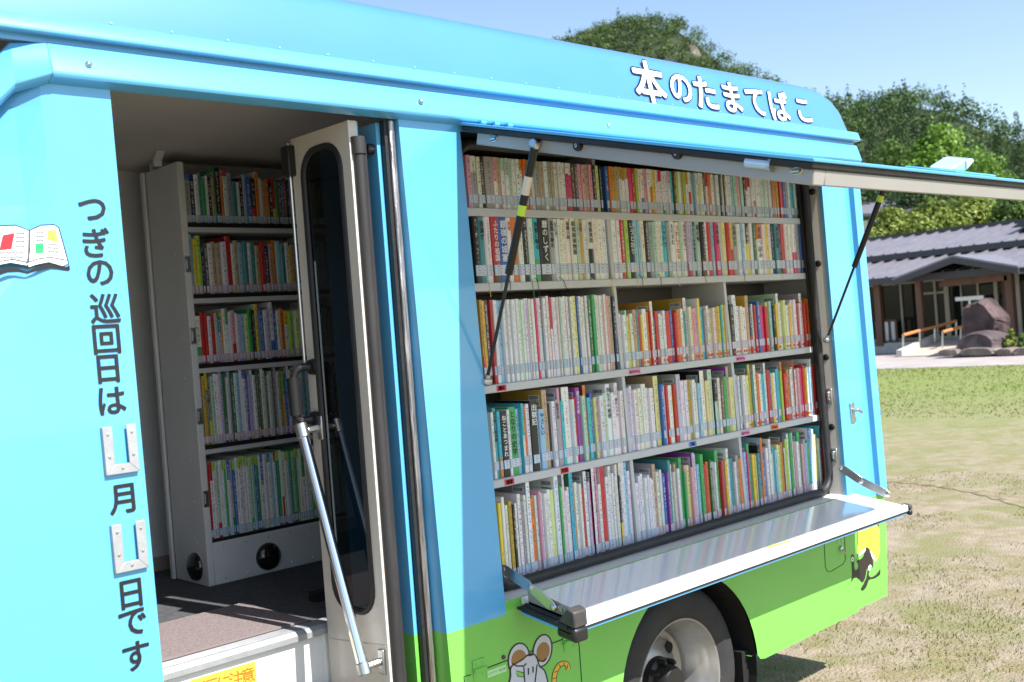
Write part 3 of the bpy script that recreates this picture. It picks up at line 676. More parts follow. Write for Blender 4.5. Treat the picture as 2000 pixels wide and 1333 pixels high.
def arm(pts, name):
    P = [np.array(p, float) for p in pts]; o = MB()
    for a, b in zip(P[:-1], P[1:]):
        d = (b - a) / np.linalg.norm(b - a); n = np.array([0, -d[2], d[1]]); n /= np.linalg.norm(n); h = .0155
        o.prism([a - d * .008 - n * h * .6, a + d * .008 - n * h, b - d * .008 - n * h, b + d * .010 - n * h * .5, b + d * .010 + n * h * .5, b - d * .008 + n * h, a + d * .008 + n * h, a - d * .008 + n * h * .6], (.003, 0, 0))
    ao = o.build(name, STEEL, cto, bevel=.0008)
    o = MB()
    for p in P: o.lathe([(.010, -.004), (.010, .0), (.006, .004), (0, .005)], p, (-1, 0, 0), seg=14)
    o.build('pivot', STEEL, cto, smooth=True); return ao
arm([on_x(982, 1112, 1.952), on_x(1036, 1148, 1.950), on_x(1079, 1187, 1.968)], 'folding_stay')
arm([on_x(1641, 913, 3.712), on_x(1681, 940, 3.720), on_x(1733, 966, 3.735)], 'folding_stay')

# ------------------------------------------------------------------ lower body: hatches, drawings, wheel
hm = MB()
def line(pts, wpx, lift=.0012, mi=0): stroke(hm, pts, wpx, lift, mi)
line([(907, 1333), (906, 1322), (920, 1318)], 2.2); line([(946, 1307), (1099, 1249)], 2.4); line([(1118, 1243), (1128, 1241), (1131, 1262), (1136, 1333)], 1.8)
line([(1609, 1052), (1612, 1108), (1616, 1117), (1622, 1117), (1647, 1102), (1651, 1094), (1649, 1040)], 1.3)
build_flat(hm, 'hatch_seams', mat('seam_shadow_gap', (.015, .05, .01), .8), bus)
for (px, py, w_, h_, sl_) in ((935, 1307, 24, 34, -.36), (1111, 1252, 24, 32, -.36)):
    s = MB(); c = on_wall(px, py); x0, x1 = on_wall(px - w_ / 2, py)[0], on_wall(px + w_ / 2, py)[0]; hh = .026
    s.box(x0, x1, wy(c[2], -.0035), wy(c[2]), c[2] - hh, c[2] + hh); s.tube([(x0, wy(c[2], -.006), c[2]), (x1, wy(c[2], -.006), c[2])], .0055, seg=10)
    for a in (x0 + .010, x1 - .010):
        for z in (c[2] - .016, c[2] + .016): s.lathe([(.0045, 0), (.0035, .0018), (0, .002)], (a, wy(c[2], -.0035), z), (0, -1, 0), seg=10)
    s.build('hatch_hinge', GREEN, bus, bevel=.002)
s = MB(); p = on_wall(983, 1284); s.lathe([(.0065, 0), (.0055, .004), (0, .005)], (p[0], wy(p[2]), p[2]), (0, -1, 0), seg=12); s.build('hatch_button', mat('dark_rivet', (.06, .04, .04), .4), bus, smooth=True)
s = MB(); p = on_wall(1642, 1072); s.lathe([(.011, 0), (.011, .006), (.007, .010), (0, .011)], (p[0], wy(p[2]), p[2]), (0, -1, 0), seg=16); s.tube([(p[0] - .004, wy(p[2], -.012), p[2] - .002), (p[0] + .006, wy(p[2], -.014), p[2] - .02)], .003); s.build('fuel_lock', STEEL, bus, smooth=True)
lb = MB(); c = on_wall(970, 1311); x0, x1 = on_wall(951, 1314)[0], on_wall(988, 1304)[0]
lb.poly([wallfn(x0, c[2] - .009, .0014), wallfn(x1, c[2] - .009, .0014), wallfn(x1, c[2] + .009, .0014), wallfn(x0, c[2] + .009, .0014)], 0)
for k, ch in enumerate('バッテリーBOX'):
    put_glyph(lb, ch, wallfn, .0085, x0 + .006 + k * (x1 - x0 - .012) / 7, c[2], 1, lift=.0022, res=2)
build_flat(lb, 'hatch_label', [mat('pale_green_label', (.42, .72, .36), .5), mat('grey_print', (.14, .25, .12), .6)], bus)
lb = MB(); c = on_wall(1641, 1055)
for k, ch in enumerate('軽油'): put_glyph(lb, ch, wallfn, .018, c[0] - .010 + k * .020, c[2], 0, lift=.0014, res=2, bold=.02)
build_flat(lb, 'fuel_lettering', mat('pale_green_print', (.38, .75, .25), .5), bus)

em = MB()   # the drawn mouse
ear1 = ell(1013, 1288, 19, 30, 8); ear2 = ell(1059, 1271, 16.5, 30, 10)
body = spline([(1003, 1300), (1020, 1290), (1031, 1281), (1040, 1279), (1046, 1285), (1050, 1298), (1053, 1304), (1062, 1312), (1068, 1335), (1068, 1350), (1000, 1350), (998, 1320), (998, 1306)], 4)
tail = [(1082, 1336), (1083, 1318), (1090, 1302), (1099, 1296), (1107, 1298), (1110, 1308)]
stroke(em, spline(tail, 5, False), 10, .0012, 0); stroke(em, spline(tail, 5, False), 7.2, .0020, 3)
for k, (x, y) in enumerate(((1083, 1325), (1086, 1312), (1093, 1301), (1101, 1297), (1108, 1302))):
    t = (-.9, .4) if k < 2 else ((-.6, -.7) if k == 2 else (.1, -1)); stroke(em, [(x - 4 * t[0], y - 4 * t[1]), (x + 4 * t[0], y + 4 * t[1])], 1.3, .0027, 0)
deco(ear1, 1, .0022, 3); deco(ear2, 1, .0022, 3)
deco(ell(1013, 1289, 15, 20, 8), 2, .0030); deco(ell(1060, 1273, 12.5, 19, 12), 2, .0030)
deco(body, 1, .0036, 3); deco([(1008, 1311), (1021, 1315), (1021, 1322), (1010, 1320)], 5, .0044, 1.8)
stroke(em, [(1000, 1296), (1008, 1301), (1022, 1301), (1027, 1296)], 3, .0046, 0); stroke(em, [(1046, 1284), (1052, 1291), (1061, 1292), (1066, 1286)], 3, .0046, 0)
stroke(em, [(1031, 1305), (1031, 1318)], 2.8, .0046, 0); stroke(em, [(1040, 1302), (1040, 1314)], 2.8, .0046, 0)
stroke(em, [(1031, 1281), (1040, 1279)], 3.0, .0046, 0); stroke(em, [(1022, 1303), (1024, 1333)], 2.4, .0046, 0); stroke(em, [(1048, 1298), (1044, 1333)], 2.4, .0046, 0)
build_flat(em, 'mouse_drawing', [BLKINK, GREYINK, TANINK, TIGER, WHTINK, GREEN], bus)
em = MB()   # the drawn cat under a yellow book
deco([(1686, 1022), (1700, 1010), (1720, 1004), (1721, 1042), (1712, 1032)], 0, .0010)
deco([(1674, 1083), (1676, 1037), (1683, 1025), (1694, 1018), (1701, 1017), (1712, 1025), (1723, 1041), (1717, 1084), (1712, 1097), (1704, 1080), (1694, 1069), (1688, 1071)], 2, .0018, 1.0)
stroke(em, [(1700, 1017), (1694, 1068)], .8, .0026, 0); stroke(em, [(1704, 1018), (1698, 1070)], .8, .0026, 0)
deco([(1674, 1088), (1681, 1077), (1690, 1071), (1691, 1076), (1683, 1083)], 1, .0026, .8); deco([(1698, 1075), (1704, 1081), (1711, 1095), (1708, 1098), (1703, 1090)], 1, .0026, .8)
cat_ = spline([(1692, 1069), (1700, 1080), (1705, 1100), (1704, 1108), (1699, 1114), (1696, 1122), (1701, 1128), (1712, 1121), (1722, 1106), (1728, 1097), (1729, 1104), (1720, 1121), (1708, 1130), (1697, 1133), (1692, 1146), (1685, 1154), (1681, 1150), (1688, 1138), (1682, 1137), (1675, 1129), (1667, 1130), (1662, 1137), (1664, 1122), (1663, 1100), (1662, 1088), (1664, 1083), (1668, 1088), (1668, 1108), (1671, 1114), (1676, 1110), (1676, 1102), (1673, 1096), (1681, 1092), (1686, 1086)], 3)
deco(cat_, 0, .0026)
deco(ell(1664.5, 1093, 2.6, 5), 1, .0034); deco(ell(1698, 1109, 3, 6, 15), 1, .0034); stroke(em, [(1664, 1090), (1665, 1098)], .7, .0042, 0); stroke(em, [(1663, 1093), (1667, 1093)], .7, .0042, 0); stroke(em, [(1698, 1104), (1698, 1114)], .7, .0042, 0); stroke(em, [(1695, 1109), (1701, 1109)], .7, .0042, 0)
stroke(em, [(1693, 1112), (1690, 1130), (1684, 1141)], 1.6, .0034, 3)
build_flat(em, 'cat_drawing', [mat('dark_brown_vinyl', (.022, .016, .014), .4), WHTINK, YELINK, GREEN], bus)

# wheel house and wheel
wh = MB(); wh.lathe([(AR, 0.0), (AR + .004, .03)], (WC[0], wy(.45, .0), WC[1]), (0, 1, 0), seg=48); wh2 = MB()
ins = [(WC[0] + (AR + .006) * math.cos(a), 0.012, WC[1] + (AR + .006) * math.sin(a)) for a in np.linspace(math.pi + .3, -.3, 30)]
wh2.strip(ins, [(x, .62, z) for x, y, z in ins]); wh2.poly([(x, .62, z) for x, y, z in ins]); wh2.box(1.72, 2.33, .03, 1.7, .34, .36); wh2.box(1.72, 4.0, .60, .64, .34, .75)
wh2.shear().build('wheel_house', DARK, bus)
wheel = bpy.data.objects.new('rear_wheel', None); C.objects.link(wheel); link(wheel, bus); WP = (2.70, 0.045, 0.31); wheel.location = Vector(WP) - bus.location
t = MB(); t.lathe([(.205, .0), (.216, -.006), (.250, -.012), (.285, -.008), (.306, .012), (.316, .034), (.318, .09), (.316, .15), (.306, .172), (.25, .19), (.205, .18)], WP, (0, 1, 0), seg=72, cap=False)
t.build('tyre', TYRE, wheel, smooth=True)
t = MB(); t.lathe([(.2055, .010), (.209, .0), (.207, -.005), (.201, -.003), (.196, .010), (.190, .022), (.186, .030), (.180, .050), (.171, .060), (.168, .085), (.160, .095), (.156, .118), (.135, .128), (.095, .110), (.075, .098), (.0, .098)], WP, (0, 1, 0), seg=72, cap=False)
t.build('rim', RIMP, wheel, smooth=True)
t = MB()
for k in range(6):
    a = math.radians(38 + 60 * k); c = (WP[0] + .120 * math.cos(a), WP[1] + .1175, WP[2] + .120 * math.sin(a)); t.lathe([(.020, .0), (.019, -.004), (0, -.004)], c, (0, 1, 0), seg=20)
t.build('rim_holes', DARK, wheel)
t = MB(); t.lathe([(.072, .098), (.070, .075), (.056, .068), (.050, .030), (.044, .022), (0, .020)], WP, (0, 1, 0), seg=36)
for k in range(8):
    a = math.radians(10 + 45 * k); c = (WP[0] + .062 * math.cos(a), WP[1] + .070, WP[2] + .062 * math.sin(a)); t.lathe([(.011, .01), (.011, -.014), (.006, -.026), (0, -.026)], c, (0, 1, 0), seg=8)
t.build('hub', mat('greasy_black_hub', (.018, .017, .017), .45, .3), wheel, smooth=True)
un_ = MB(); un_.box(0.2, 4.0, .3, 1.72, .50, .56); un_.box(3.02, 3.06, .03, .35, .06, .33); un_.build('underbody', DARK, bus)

# floor mat lying inside the door
fm = MB(); m0 = on_z(612, 1221, FZ); m1 = on_z(470, 1184, FZ)
fm.box(0.62, m0[0], FY + .060, m1[1], FZ, FZ + .010)
mo = fm.build('floor_mat', MATC, None, bevel=.004)
tag(mo, 'brown grey pile mat lying on the cabin floor inside the open door', 'mat')
g = MB(); g.tube([(0.62, FY + .062, FZ + .006), (m0[0], FY + .062, FZ + .006), (m0[0], m1[1], FZ + .006)], .005, seg=8); g.build('mat_binding', mat('mat_binding_cloth', (.16, .13, .125), .9), mo, smooth=True)

# ================================================================== THE BOOKS
PAL = dict(w=((.80, .80, .80), 'white'), W=((.77, .74, .65), 'cream'), k=((.015, .015, .017), 'black'), r=((.58, .03, .03), 'red'), o=((.72, .22, .03), 'orange'), y=((.80, .60, .05), 'yellow'),
           Y=((.70, .72, .30), 'pale yellow'), g=((.06, .42, .12), 'green'), G=((.03, .16, .06), 'dark green'), l=((.42, .62, .08), 'lime'), m=((.45, .66, .52), 'mint'), t=((.07, .30, .31), 'teal'),
           c=((.05, .50, .62), 'cyan'), b=((.04, .14, .48), 'blue'), n=((.02, .03, .10), 'navy'), u=((.32, .54, .72), 'light blue'), p=((.74, .36, .42), 'pink'), P=((.70, .05, .20), 'crimson'),
           v=((.30, .06, .38), 'purple'), V=((.52, .46, .68), 'lavender'), s=((.36, .37, .37), 'grey'), S=((.10, .10, .10), 'dark grey'), e=((.52, .38, .24), 'tan'), E=((.14, .07, .04), 'brown'), O=((.58, .34, .04), 'ochre'))
def book_material():
    m = bpy.data.materials.new('book_cover'); m.use_nodes = True; n = m.node_tree; b = n.nodes['Principled BSDF']; N = n.nodes.new; Lk = n.links.new
    base = N('ShaderNodeAttribute'); base.attribute_name = 'base'; ink = N('ShaderNodeAttribute'); ink.attribute_name = 'ink'
    uv = N('ShaderNodeUVMap'); uv.uv_map = 'glyphs'
    sep = N('ShaderNodeSeparateXYZ'); Lk(uv.outputs[0], sep.inputs[0])
    def mth(op, a, bb=None, c=None):
        q = N('ShaderNodeMath'); q.operation = op
        for i, x in enumerate((a, bb, c)):
            if x is None: continue
            if isinstance(x, (int, float)): q.inputs[i].default_value = x
            else: Lk(x, q.inputs[i])
        return q.outputs[0]
    U, V = sep.outputs[0], sep.outputs[1]
    # strokes: a 5 x 5 raster of marks in every character cell, blurred into bars by two different rasters
    def raster(nu, nv, seed):
        cm = N('ShaderNodeCombineXYZ'); Lk(mth('FLOOR', mth('MULTIPLY', U, nu)), cm.inputs[0]); Lk(mth('FLOOR', mth('MULTIPLY', V, nv)), cm.inputs[1]); cm.inputs[2].default_value = seed
        wn = N('ShaderNodeTexWhiteNoise'); wn.noise_dimensions = '3D'; Lk(cm.outputs[0], wn.inputs['Vector']); return wn.outputs['Value']
    a = mth('GREATER_THAN', raster(2.0, 6.0, 1.5), 0.74); c = mth('GREATER_THAN', raster(5.0, 3.0, 7.5), 0.82)
    st = mth('MAXIMUM', a, c)
    gap = mth('LESS_THAN', mth('FRACT', V), 0.84)
    word = mth('GREATER_THAN', raster(0.2, 1.0, 3.5), 0.12)
    inu = mth('MULTIPLY', mth('GREATER_THAN', U, 0.08), mth('LESS_THAN', U, 0.92))
    fac = mth('MULTIPLY', mth('MULTIPLY', st, gap), mth('MULTIPLY', mth('MULTIPLY', inu, word), ink.outputs['Alpha']))
    mx = N('ShaderNodeMix'); mx.data_type = 'RGBA'; Lk(mth('MULTIPLY', fac, 0.8), mx.inputs['Factor']); Lk(base.outputs['Color'], mx.inputs['A']); Lk(ink.outputs['Color'], mx.inputs['B'])
    Lk(mx.outputs['Result'], b.inputs['Base Color']); b.inputs['Roughness'].default_value = 0.38; b.inputs['Coat Weight'].default_value = 0.25; b.inputs['Coat Roughness'].default_value = 0.15
    return m
BOOKM = book_material()
class BK:
    """geometry of one book, spine at y = 0 facing -y, standing on z = 0"""
    def __init__(s): s.v = []; s.f = []; s.c = []; s.i = []; s.uv = []
    def face(s, pts, col, ink=(0, 0, 0, 0), uv=None):
        i = len(s.v); s.v += pts; s.f.append(list(range(i, i + len(pts))))
        for k in range(len(pts)): s.c.append((*col, 1)); s.i.append(ink); s.uv.append(uv[k] if uv else (-5, -5))
def lum(c): return .3 * c[0] + .6 * c[1] + .1 * c[2]
def make_book(w, d, h, key, lab, dot=None, hard=False, band=None, titled=False, cover=None, barcode=False, seed=0):
    r = random.Random(seed); B = BK(); base = PAL[key][0]; j = lambda c: tuple(max(.004, min(.84, x * (1 + r.uniform(-.10, .10)))) for x in c)
    base = j(base); cov = j(PAL[cover][0]) if cover else base
    rd = min(.0025, w * .2) if not hard else min(.006, w * .25); nn = 5
    # plan of the spine, left to right
    pl = [(w / 2 - w / 2 * math.cos(math.pi * k / (nn - 1)), rd * (1 - math.sin(math.pi * k / (nn - 1)))) for k in range(nn)]
    if hard: pl = [(0, rd)] + [(x, y) for x, y in pl[1:-1]] + [(w, rd)]
    lz0, lz1 = lab[0], lab[1]; zt = h - .012; g = min(w * .60, .0085); sd = r.randrange(1000) * 7
    inkc = (.02, .02, .025, 1) if lum(base) > .18 else (.82, .80, .74, 1)
    if lum(base) > .45 and r.random() < .22: inkc = r.choice(((.5, .03, .04, 1), (.04, .12, .40, 1), (.05, .28, .10, 1), (.35, .12, .02, 1)))
    zs = [(0, lz1 + .004, 0, base), (lz1 + .004, lz1 + .04 * (h / .19), .62, base), (lz1 + .04 * (h / .19), zt, 1.0, base), (zt, h, 0, base)]
    if band:                                        # (colour, fraction of the height, where)
        bc_, fr, wh = band; bc_ = j(PAL[bc_][0]); cut = fr * h if wh == 'b' else h - fr * h; out = []
        for a, b, t, c in zs:
            for p, q in ((a, min(b, cut)), (max(a, cut), b)):
                if q - p > 1e-5: out.append((p, q, t, bc_ if (wh == 'b') == (q <= cut + 1e-6) else base))
        zs = out
    for a, b, t, c in zs:
        al = 1.0 if (t and not titled and r.random() < .96) else 0.0; gg = g * (t or 1)
        ik = (*((.02, .02, .025) if lum(c) > .18 else (.82, .80, .74)), al) if band else (*inkc[:3], al)
        for k in range(nn - 1):
            (x0, y0), (x1, y1) = pl[k], pl[k + 1]
            B.face([(x0, y0, a), (x1, y1, a), (x1, y1, b), (x0, y0, b)], c, ik, [((x0 - w / 2) / gg + .5, a / gg + sd), ((x1 - w / 2) / gg + .5, a / gg + sd), ((x1 - w / 2) / gg + .5, b / gg + sd), ((x0 - w / 2) / gg + .5, b / gg + sd)])
    y0 = rd; o = .0022 if hard else .0006
    B.face([(0, d, 0), (0, y0, 0), (0, y0, h), (0, d, h)], cov); B.face([(w, y0, 0), (w, d, 0), (w, d, h), (w, y0, h)], base)
    B.face([(w, d, 0), (0, d, 0), (0, d, h), (w, d, h)], (.6, .57, .5))
    t = min(.0018, w * .18)
    top = [(x, y, h) for x, y in pl] + [(w, d, h), (0, d, h)]; inn = [(min(max(x, t), w - t), y + t, h) for x, y in pl] + [(w - t, d, h), (t, d, h)]
    low = [(x, y, h - o) for x, y, z in inn]; n = len(top)
    for k in range(n):
        l = (k + 1) % n; B.face([top[k], top[l], inn[l], inn[k]], base); B.face([inn[k], inn[l], low[l], low[k]], base)
    B.face(low, (.70, .67, .60))
    # library label wrapped on the spine: coloured frame, white fields, a short mark in each
    lc = {'b': (.06, .30, .46), 'r': (.62, .06, .10)}[lab[2]]; e = .0006; fx = .0012 if w > .006 else .0006
    B.face([(.0003, -e + rd * .6, lz0), (w / 2, -e, lz0), (w / 2, -e, lz1), (.0003, -e + rd * .6, lz1)], lc); B.face([(w / 2, -e, lz0), (w - .0003, -e + rd * .6, lz0), (w - .0003, -e + rd * .6, lz1), (w / 2, -e, lz1)], lc)
    rows = 3 if lab[1] - lab[0] > .022 else 2; rh = (lz1 - lz0 - .0016) / rows
    for q in range(rows):
        za, zb = lz0 + .0010 + q * rh, lz0 + .0010 + (q + 1) * rh - .0006; e2 = .0011; wc = (.62, .68, .78)
        B.face([(fx, -e2 + rd * .6, za), (w / 2, -e2, za), (w / 2, -e2, zb), (fx, -e2 + rd * .6, zb)], wc); B.face([(w / 2, -e2, za), (w - fx, -e2 + rd * .6, za), (w - fx, -e2 + rd * .6, zb), (w / 2, -e2, zb)], wc)
        if w > .007:
            m_ = r.uniform(.12, .22) * w; B.face([(w / 2 - m_, -e2 - .0005, za + rh * .38), (w / 2 + m_, -e2 - .0005, za + rh * .38), (w / 2 + m_, -e2 - .0005, za + rh * .56), (w / 2 - m_, -e2 - .0005, za + rh * .56)], (.12, .13, .22) if q else (.5, .12, .14))
    if dot and w > .003:
        rr = min(w * .44, .0055); zc = max(rr + .001, lz0 * .5); B.face([(w / 2 + rr * math.cos(a), -.0009, zc + rr * math.sin(a)) for a in np.linspace(0, 2 * math.pi, 11)[:-1]], dot)
    if barcode:                                     # two bar codes on the back cover, near its top edge
        bx = -.0004; ya, yb = y0 + .012, y0 + .052
        for zc in (h - .022, h - .040):
            B.face([(bx, yb + .004, zc - .008), (bx, ya - .004, zc - .008), (bx, ya - .004, zc + .008), (bx, yb + .004, zc + .008)], (.76, .76, .74))
            y = ya
            while y < yb:
                s_ = r.choice((.0006, .001, .0014)); B.face([(bx * 2, y + s_, zc - .005), (bx * 2, y, zc - .005), (bx * 2, y, zc + .006), (bx * 2, y + s_, zc + .006)], (.03, .03, .03)); y += s_ + r.choice((.0007, .0012))
    return B
def book_mesh(name, parts):
    v = []; f = []; c = []; ik = []; uv = []
    for B, off in parts:
        i = len(v); v += [(x + off[0], y + off[1], z + off[2]) for x, y, z in B.v]; f += [[i + k for k in q] for q in B.f]; c += B.c; ik += B.i; uv += B.uv
    me = bpy.data.meshes.new(name); me.from_pydata(v, [], f)
    a = me.color_attributes.new('base', 'FLOAT_COLOR', 'CORNER'); a.data.foreach_set('color', np.array(c, 'f').ravel())
    a = me.color_attributes.new('ink', 'FLOAT_COLOR', 'CORNER'); a.data.foreach_set('color', np.array(ik, 'f').ravel())
    u = me.uv_layers.new(name='glyphs'); u.data.foreach_set('uv', np.array(uv, 'f').ravel())
    me.materials.append(BOOKM); me.update(); return me

# Rows read off the photograph: colour letter, relative thickness, ^ = a taller book standing out, then colour after / = band at the bottom, after \ = band at the top
R1 = ["p3 s4\\W W3 k3 s7 p3/w e3 w3\\m w3\\m m3 w3 w3 W3\\o o3 e3 w3 s4 e3 w3 s3 e3 w3 w3 w3 P3\\w P3\\w E3 S3 p3 p3 e3 p3 k4 Y3 k2",
      "b3 o3 O3 e3 w3\\O w3\\O w3\\O P3 r3 l3 w3 w3/b p3 w3 w3/o y3 w3 w3\\r w3/g w3 w3\\p c3 E2 l3 w3 e2 l3 w3\\O w3/r m3 u2 w3 Y3\\w w3 E3 w3\\r o3 w3",
      "w3 S2 w2 S2 w3 w3 u3 m3 p4 m3 k3 w3\\r w3\\r w2 w3/r w3 w3 w3 m3 w3 w3 k2 o2 O3 O3 r4 b3 s3 w3 c3 c3/t w3/s E3 s3"]
R2 = ["k5 t5 w5 r5/E b7 w4 o4 w4 k5 W5 c5/g k8 s4 w4 W3 W4 w4 W5 m4 O4 W4 W4/k W4 W5 w5",
      "w4 w3 r4 l3 k5 u4 u3 W4 k4 s3 m4 W3 w3 c5 s4 w4 W5 m3 w4 V4/r u3 k3 m5 k5/E w3 r4 u3 P4",
      "Y5 r4 y3/r s4 w4 u3 w3 k4/y w4 G4 w6\\o W4 y3 w3 k4 t5 k3 r4 w4 W4 w5/P s5 b4 P4"]
R3 = ["O4/r y3 S4 r3 w2 w3 w2 u4 w3 w3 w3 w3 w3 w2 w3 m3 w3 w3 V2 w3 W3 w3 P3 w2 w3 S3/t w3 w3 w3 r3/w w3 w3 W2 m2 w3 w3 w3 w3 s2 w3 Y5 b2 w3 w3 s3 w3 G5 g4 w3 w2 w3 p4 w3 p2 e6 n4",
      "w3 w3 m2 y3 W3 e3 t3 r3 y2 w4 o2 r2 w3^O n2 r3 w3 w3 w3 r6 b3 r3 o4 w3 t3 w4^O W2 Y4 p3 p3 y3^w c3 s3 w3 e2 Y3 W3 O4 y3 c2 y2 e3",
      "k4 w4^ w3 W3 w4 e3^O n3/r w2 r3 b3 P5 r3 Y2 m2 c3 k2 y3 w3^m w3 Y3 w3 b2 y3 w2 w3 r3 w2 r2 w3^s r3 o2 r2 r3"]
R4 = ["w2 t3 c3/o k5 w2 g6 u3 c2/w o3/w w3 k6 w2 u5 e4^O k2 w3 s3 p2^V c3 w6^s w2 r3 v4^v m3 o3^E c3 b2 Y2 p3 w3 m3 w4^w w3 w3 w3^w w3",
      "V3 w2 w3 W3 m2 w4 w2 w3 k3 Y4^e b3 w2 r2 w3 y2 r3 V4^s w3 w3 O4 w3 w3 u4 w4^k Y4 m4^s k3/m W3 E3 g3 e3^v Y4",
      "V3 w2 t2 w4 Y4 O3 y3^t t2 w3^s o3 w3 V2 c4 w3^s r4 b2 y3 w3 c4 l2 o2^s r5 o3 k2 w3 m2 r2^e w3 p3 P3 r2 o3 y2 r2 w3 u2 w3^w r4 y3 Y2"]
R5 = ["y3 w3 w2 O3 k2 w2 S2 w3 s3 w2 w4^s o4 w2 p2 w3 w2 W2 w3 Y4 w5^w g2 w2 W2^s w3 w2 c4^G O2 w3 w2 r4 w3^s V2 P2 w3^k n2 p3^p w3 r4^w w3 w3^w w2 W2 w2^w k2/y w3^y w3^w u4^u w3",
      "w3 w3 w3 w2 w2 w2 w3 e4^s W3 w2 u2 b3 v2 t3^t w3 W2 e2 w3 u2 g3^g g2 p3 Y3 p3 V3^v w3^w u3 g4^ r4 o3 G2 E2 V3 w2 g4^g r2 P2 b2 y3 w3^w c2 t3 w2 s3 o4",
      "u3 P2 g3^t t2 y3 o2 Y2 t3 k3/o o3^u b3 w3 p2 w3^w m2 c2 u3 Y3 l2 o3 k2^S w3 l4 w3^u g3^g w3^s p2 w3 w2 g4^t p3 V2 u2 g3 b3^w u4^w w4^w Y4 w3 u3^c r2 y2 w2"]
LBL = [(.014, .040, 'b'), (.020, .052, 'b'), (.024, .050, 'b'), (.022, .048, 'b'), (.022, .048, 'b')]
HGT = [(.149, .0015, .105), (.190, .003, .128), (.238, .004, .165), (.196, .010, .150), (.240, .013, .20)]
TITLES = {(1, 0): {1: '我演ず', 3: 'ふたりの祖国', 4: '銀嶺の城塞', 5: '去年', 10: '揺籃に眠る', 11: '暦のしずく', 12: '孤風を斬れ', 13: '父と子', 16: '相撲小説', 17: '昭和探偵物語', 19: '少弐', 21: '怪談実話'},
          (1, 1): {2: 'スペルスの涙は見えない', 4: 'いうとおり', 8: 'さよならジャバウォック', 13: 'シャドウ', 15: 'たりすむ', 16: 'うれしくなる', 18: 'カウンセラー', 22: '星の雫', 23: 'アトミックブレイバー', 27: '母親の罪'},
          (1, 2): {3: '未明の王', 7: '少年の友', 8: 'ぬくもり', 10: '花のつぼみ', 15: '海の花嫁', 17: '三月の狐', 22: '夜の船'},
          (3, 0): {1: '本を書いた教科書', 3: 'ねことあつまれ', 5: 'となりの史学', 10: '出獄記', 12: 'やさしい', 14: 'CLASSIC ROMANTIC', 16: '防災大友', 22: '逆さまの町', 31: '長生きの秘密', 33: '現代ハテナ'}}
INK = {(1, 0, 5): REDINK, (1, 1, 2): WHTINK, (1, 1, 16): REDINK}
SEC = ['left', 'middle', 'right']; SHN = ['top', 'second', 'third', 'fourth', 'bottom']
XS = [(2.022, 2.594), (2.615, 3.190), (3.210, 3.768)]
books = []
def parse(t):
    k = t[0]; n = ''; i = 1
    while i < len(t) and t[i].isdigit(): n += t[i]; i += 1
    tall = False; cov = None; band = None
    while i < len(t):
        if t[i] == '^': tall = True; i += 1; cov = t[i] if i < len(t) and t[i].isalpha() else None; i += 1 if cov else 0
        elif t[i] == '/': band = (t[i + 1], None, 'b'); i += 2
        elif t[i] == '\\': band = (t[i + 1], None, 't'); i += 2
        else: i += 1
    return k, int(n or 3), tall, cov, band
for ri_, row in enumerate((R1, R2, R3, R4, R5)):
    for ci, txt in enumerate(row):
        it = [parse(t) for t in txt.split()]; rr = random.Random(100 * ri_ + ci)
        th = [max(1.6, n * rr.uniform(.88, 1.12)) for _, n, *_ in it]; x0, x1 = XS[ci]; sc = (x1 - x0) / sum(th); x = x0
        h0, hj, d0 = HGT[ri_]
        if ri_ == 2 and ci: h0, hj, d0 = .178, .010, .16
        if ri_ == 3 and ci == 2: h0 = .19
        if ri_ == 4 and ci: h0, hj, d0 = .215, .016, .20
        for bi, ((k, n, tall, cov, band), t) in enumerate(zip(it, th)):
            w_ = t * sc; child = (ri_ == 2 and ci == 1 and bi > 6) or (ri_ == 2 and ci == 2) or (ri_ == 3 and ci == 2 and bi > 1) or (ri_ == 4 and ci > 0 and bi > 6 - 6 * (ci - 1))
            h = h0 + rr.gauss(0, hj * .6); d = d0
            if tall: h = h0 + {0: 0, 1: 0, 2: .030, 3: .026, 4: .036}[ri_] + rr.uniform(0, .012); d = d0 + .03
            gap = min(.0014, w_ * .085)
            if band: band = (band[0], rr.uniform(.2, .62) if band[2] == 'b' else rr.uniform(.22, .34), band[2])
            lab = list(LBL[ri_]); lab[2] = 'r' if child else 'b'
            rec = dict(row=ri_, sec=ci, idx=bi, n=len(it), w=w_ - gap, h=h, d=d, key=k, tall=tall, cov=cov, band=band, lab=lab, dot=((.70, .07, .05) if ri_ < 4 else (.05, .10, .50)) if child and rr.random() < .8 else None, hard=ri_ == 1 and n > 2, x=x,
                       y=wy(ROWZ[ri_], OF) + .010 + rr.uniform(0, .007 if ri_ < 2 else .012) + (.002 if tall else 0), z=ROWZ[ri_] + .0004, title=TITLES.get((ri_, ci), {}).get(bi), seed=rr.randrange(10 ** 6), bar=tall and rr.random() < .75, where='side')
            books.append(rec); x += w_
